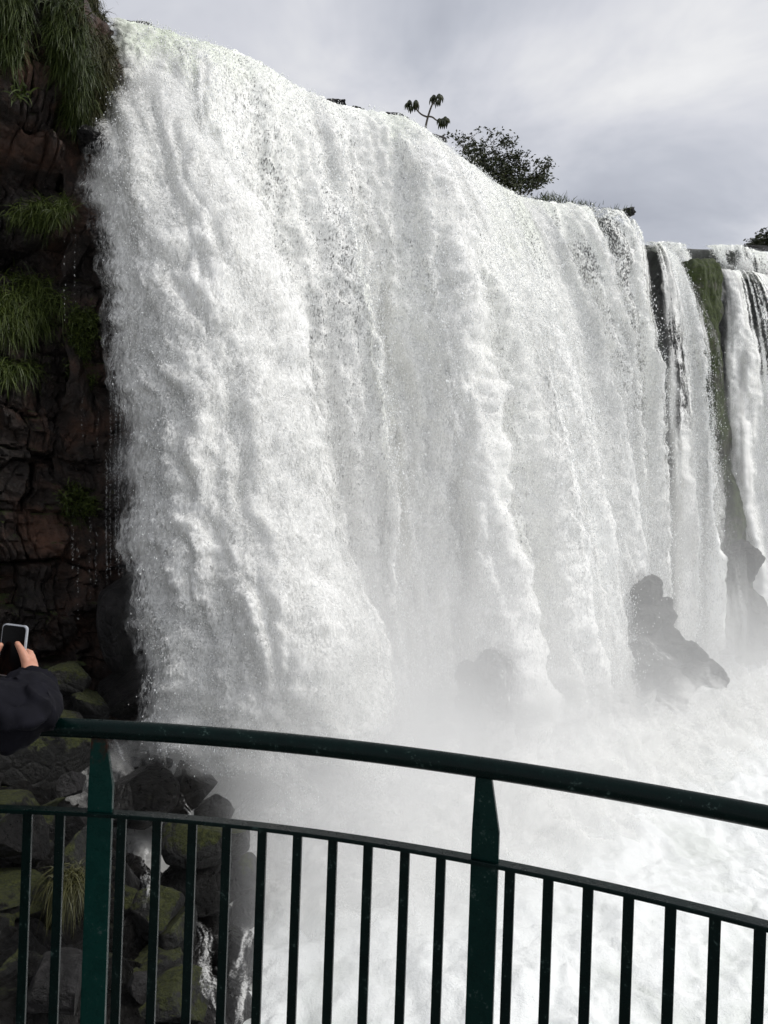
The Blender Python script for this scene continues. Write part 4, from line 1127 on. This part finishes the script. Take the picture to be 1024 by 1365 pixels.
    hr = [[(head + [0, -.02, .05], .093), (head + [0, -.045, .0], .09), (head + [0, -.06, -.06], .07), (head + [0, -.09, -.16], .045)]]
    lump('hair', hr, .007, hairm, root, 2, lambda co: .006 * noise3(co[:, 0] * 40, co[:, 1] * 12, co[:, 2] * 12, 9))
    for s in (-1, 1):
        bm = bmesh.new(); bmesh.ops.create_uvsphere(bm, u_segments=16, v_segments=10, radius=.0125, matrix=Matrix.Translation(Vector(head + [s * .033, .078, .008])))
        me = bpy.data.meshes.new('eye'); bm.to_mesh(me); bm.free(); me.materials.append(simple_mat('eye_white', (.6, .6, .58), (.7, .7, .68), 20, .15))
        o = bpy.data.objects.new('eye', me); COL.objects.link(o); put(o, root)
    # phone
    ph = empty('phone', P(17.5, 867, 1.985)); tag(ph, 'smartphone with silver rim and dark screen held up by the person', 'phone')
    def slab(name, w, h, th, off, r, mat, par=None):
        bm = bmesh.new(); pts = []
        for sx, sz, a0 in ((1, 1, 0), (-1, 1, 90), (-1, -1, 180), (1, -1, 270)):
            for k in range(7):
                a = R_(a0 + k * 15); pts.append((sx * (w / 2 - r) + r * math.cos(a), sz * (h / 2 - r) + r * math.sin(a)))
        vs = [bm.verts.new((x, -th / 2 + off, z)) for x, z in pts]; vb = [bm.verts.new((x, th / 2 + off, z)) for x, z in pts]
        bm.faces.new(vs); bm.faces.new(vb[::-1]); n = len(vs)
        for k in range(n): bm.faces.new([vs[k], vb[k], vb[(k + 1) % n], vs[(k + 1) % n]])
        bmesh.ops.recalc_face_normals(bm, faces=bm.faces)
        if th > .004: bmesh.ops.bevel(bm, geom=[e for e in bm.edges if abs(e.verts[0].co.y - e.verts[1].co.y) < 1e-6], offset=.0018, segments=3, affect='EDGES')
        me = bpy.data.meshes.new(name); bm.to_mesh(me); bm.free(); me.materials.append(mat)
        o = bpy.data.objects.new(name, me); COL.objects.link(o); o.parent = ph; return o
    silver = simple_mat('silver_rim', (.32, .34, .37), (.42, .44, .47), 30, .35, .5); scr = simple_mat('dark_screen', (.001, .001, .0015), (.002, .002, .0025), 5, .25, .12)
    slab('case', .0725, .137, .009, 0, .011, silver); slab('screen', .0655, .130, .0012, -.0049, .009, scr)
    slab('camera_lens', .022, .022, .003, .0055, .010, scr).location = (-.02, 0, .05)
    ph.rotation_euler = (R_(-3), R_(3.0), R_(-9))
person()

# ------------------------------------------------------------------ mist at the foot of the falls
def mist():
    lo = np.array([-9.0, 9.0, ZP - 1.2]); hi = np.array([44.0, 50.0, 6.5])
    Vv = np.array([[x, y, z] for x in (lo[0], hi[0]) for y in (lo[1], hi[1]) for z in (lo[2], hi[2])])
    Fq = np.array([[0, 1, 3, 2], [4, 6, 7, 5], [0, 4, 5, 1], [2, 3, 7, 6], [0, 2, 6, 4], [1, 5, 7, 3]])
    m = bpy.data.materials.new('mist_air'); m.use_nodes = True; nt = m.node_tree; nt.nodes.clear()
    out = nd(nt, 'ShaderNodeOutputMaterial'); pv = nd(nt, 'ShaderNodeVolumePrincipled')
    pv.inputs['Color'].default_value = (.998, .998, .996, 1); pv.inputs['Anisotropy'].default_value = .0
    v, g = mapping(nt); sx = nd(nt, 'ShaderNodeSeparateXYZ'); nt.links.new(g.outputs['Position'], sx.inputs[0])
    X, Y, Z = sx.outputs
    # distance in front of the line of the foot of the falls
    d = mathn(nt, 'ADD', mathn(nt, 'MULTIPLY', mathn(nt, 'SUBTRACT', X, -5.5), .64), mathn(nt, 'MULTIPLY', mathn(nt, 'SUBTRACT', Y, 18.5), -.77))
    gd = mathn(nt, 'POWER', math.e, mathn(nt, 'MULTIPLY', mathn(nt, 'POWER', mathn(nt, 'ABSOLUTE', mathn(nt, 'DIVIDE', mathn(nt, 'SUBTRACT', d, 2.8), 5.0)), 2), -1))
    nn = noise_n(nt, v, .22, 3, .55)
    hh = mathn(nt, 'DIVIDE', mathn(nt, 'SUBTRACT', Z, ZP), mathn(nt, 'ADD', mathn(nt, 'MULTIPLY', nn, 5.0), .3))
    gz = mathn(nt, 'POWER', math.e, mathn(nt, 'MULTIPLY', hh, -1))
    q8 = mathn(nt, 'POWER', mathn(nt, 'MAXIMUM', mathn(nt, 'SUBTRACT', Y, 8.0), 0.0), 2.0)
    xr = mathn(nt, 'MULTIPLY', mathn(nt, 'ADD', mathn(nt, 'ADD', X, 1.8), mathn(nt, 'MULTIPLY', q8, .036)), .45, True)
    far = nd(nt, 'ShaderNodeMapRange'); far.inputs['From Min'].default_value = 22; far.inputs['From Max'].default_value = 32; far.inputs['To Min'].default_value = 1; far.inputs['To Max'].default_value = .22
    nt.links.new(mathn(nt, 'ADD', Y, mathn(nt, 'MULTIPLY', X, 1.3)), far.inputs['Value']); xr = mathn(nt, 'MULTIPLY', xr, far.outputs[0])
    den = mathn(nt, 'MULTIPLY', mathn(nt, 'MULTIPLY', mathn(nt, 'MULTIPLY', gd, gz), xr), MIST)
    nt.links.new(den, pv.inputs['Density']); nt.links.new(pv.outputs[0], out.inputs['Volume'])
    o = mesh_np('mist', Vv, Fq, m, False); tag(o, 'pale mist hanging over the foot of the falls', kind='stuff')
MIST = .75
mist()

def splash():
    base = np.array([(-7.2, 18.4), (-4.5, 18.0), (-1.0, 18.6), (2.0, 20.6), (5.0, 23.4), (8.5, 27.0), (12.0, 30.5), (17.0, 34.5), (22.0, 38.5)])
    ns, nk = 620, 170
    arc = np.concatenate([[0], np.cumsum(np.linalg.norm(np.diff(base, axis=0), axis=1))])
    q = np.linspace(0, arc[-1], ns); XY = interp_tab(q, np.column_stack([arc, base]), ns, 30)
    T = np.gradient(XY, axis=0); T /= np.linalg.norm(T, axis=1, keepdims=True); Nn = np.stack([T[:, 1], -T[:, 0]], -1)
    for k, (h0, fr, thin, off) in enumerate(((2.0, 3.2, .38, 0), (2.9, 3.6, .28, .45), (3.7, 4.4, .18, .9))):
        t = np.linspace(0, 1, nk)[:, None]
        hv = h0 * (.75 + .5 * noise2(q / 2.4, q * 0 + k, 901 + k) + .25 * noise2(q / .8, q * 0, 905 + k))
        P = np.zeros((nk, ns, 3))
        out = fr * (1 - t) ** 1.3 + off
        P[..., 0] = XY[None, :, 0] + Nn[None, :, 0] * out; P[..., 1] = XY[None, :, 1] + Nn[None, :, 1] * out
        P[..., 2] = ZP - .25 + hv[None] * t ** 1.2
        S = np.repeat(q[None], nk, 0); U = t * 4 + 0 * S
        b = .55 * (np.abs(fbm2(S / 1.5, U / 1.3, 911 + k, 5, .55)) - .15) + .25 * comet(S, -U, .8, .9, 915 + k)
        P = P + grid_normals(P) * b[..., None]
        fade = thin * 2.2 * sstep(1.0, .35, t + .35 * noise2(S / 1.1, U / 1.1, 921 + k)) * sstep(0, .22, t + .1 * noise2(S / .8, U, 925)) * sstep(0, 2.0, S) * sstep(0, 3.0, arc[-1] - S) * np.interp(P[..., 0], [4, 8, 12], [1, .75, .7])
        den = .62 + .3 * fbm2(S / .8, U / .8, 931 + k, 3)
        o = mesh_np('spray_cloud', P, grid_faces(nk, ns), M['veil'], True, {'thick': den, 'tint': den * 0, 'fade': np.clip(fade, 0, .85)})
        tag(o, ('lowest bank of white spray boiling up', 'middle bank of white spray boiling up', 'thin outer bank of white spray drifting')[k] + ' at the foot of the falls', kind='stuff')
splash()

# ------------------------------------------------------------------ sky, sun, camera
SUN_EL, SUN_AZ = 52.0, 101.0      # azimuth measured from +Y towards +X
world = bpy.data.worlds.new('World'); SC.world = world; world.use_nodes = True
nt = world.node_tree; nt.nodes.clear()
out = nd(nt, 'ShaderNodeOutputWorld')
sky = nd(nt, 'ShaderNodeTexSky', sky_type='NISHITA'); sky.sun_disc = False; sky.sun_elevation = R_(SUN_EL); sky.sun_rotation = R_(SUN_AZ)
bg1 = nd(nt, 'ShaderNodeBackground'); bg1.inputs['Strength'].default_value = .1; nt.links.new(sky.outputs[0], bg1.inputs['Color'])
tc = nd(nt, 'ShaderNodeTexCoord'); sp = nd(nt, 'ShaderNodeSeparateXYZ'); nt.links.new(tc.outputs['Generated'], sp.inputs[0])
zz = mathn(nt, 'ADD', mathn(nt, 'MAXIMUM', sp.outputs['Z'], 0), .22)
cb = nd(nt, 'ShaderNodeCombineXYZ')
nt.links.new(mathn(nt, 'ADD', mathn(nt, 'DIVIDE', sp.outputs['X'], zz), 7.0), cb.inputs[0]); nt.links.new(mathn(nt, 'ADD', mathn(nt, 'DIVIDE', sp.outputs['Y'], zz), 2.0), cb.inputs[1])
n1 = noise_n(nt, cb.outputs[0], .75, 6, .52, .25)
n2 = noise_n(nt, cb.outputs[0], 2.6, 5, .55, .4)
cf = mathn(nt, 'ADD', mathn(nt, 'MULTIPLY', n1, .56), mathn(nt, 'MULTIPLY', n2, .44))
ccol = ramp(nt, cf, [(.37, (.42, .44, .50)), (.45, (.53, .55, .61)), (.52, (.67, .68, .73)), (.60, (.84, .84, .85)), (.68, (.94, .94, .94))])
bg2 = nd(nt, 'ShaderNodeBackground'); nt.links.new(ccol, bg2.inputs['Color']); bg2.inputs['Strength'].default_value = 1.0
mx = nd(nt, 'ShaderNodeMixShader'); mx.inputs[0].default_value = .93
nt.links.new(bg1.outputs[0], mx.inputs[1]); nt.links.new(bg2.outputs[0], mx.inputs[2]); nt.links.new(mx.outputs[0], out.inputs['Surface'])

sl = bpy.data.lights.new('sun', 'SUN'); sl.energy = 2.3; sl.angle = R_(10); sl.color = (1, .97, .93)
so = bpy.data.objects.new('sun', sl); COL.objects.link(so)
sd = Vector((math.sin(R_(SUN_AZ)) * math.cos(R_(SUN_EL)), math.cos(R_(SUN_AZ)) * math.cos(R_(SUN_EL)), math.sin(R_(SUN_EL))))
so.rotation_euler = sd.to_track_quat('Z', 'Y').to_euler(); so.location = (20, -10, 40)

cd = bpy.data.cameras.new('camera'); co = bpy.data.objects.new('camera', cd); COL.objects.link(co); SC.camera = co
cd.sensor_fit = 'VERTICAL'; cd.sensor_height = 36; cd.sensor_width = 36; cd.lens = 36 * FPX / H0
cd.clip_start = .05; cd.clip_end = 2000
co.matrix_world = Matrix(((CR[0], CU[0], -CF[0], CAM[0]), (CR[1], CU[1], -CF[1], CAM[1]), (CR[2], CU[2], -CF[2], CAM[2]), (0, 0, 0, 1)))

vs = SC.view_settings; vs.view_transform = 'Standard'; vs.look = 'None'; vs.gamma = 1; vs.exposure = 0.06
try: vs.use_curve_mapping = False
except Exception: pass
cy = SC.cycles
cy.max_bounces = 8; cy.diffuse_bounces = 4; cy.transparent_max_bounces = 24; cy.volume_bounces = 6
cy.volume_step_rate = 1.0; cy.volume_max_steps = 64
cy.use_denoising = True
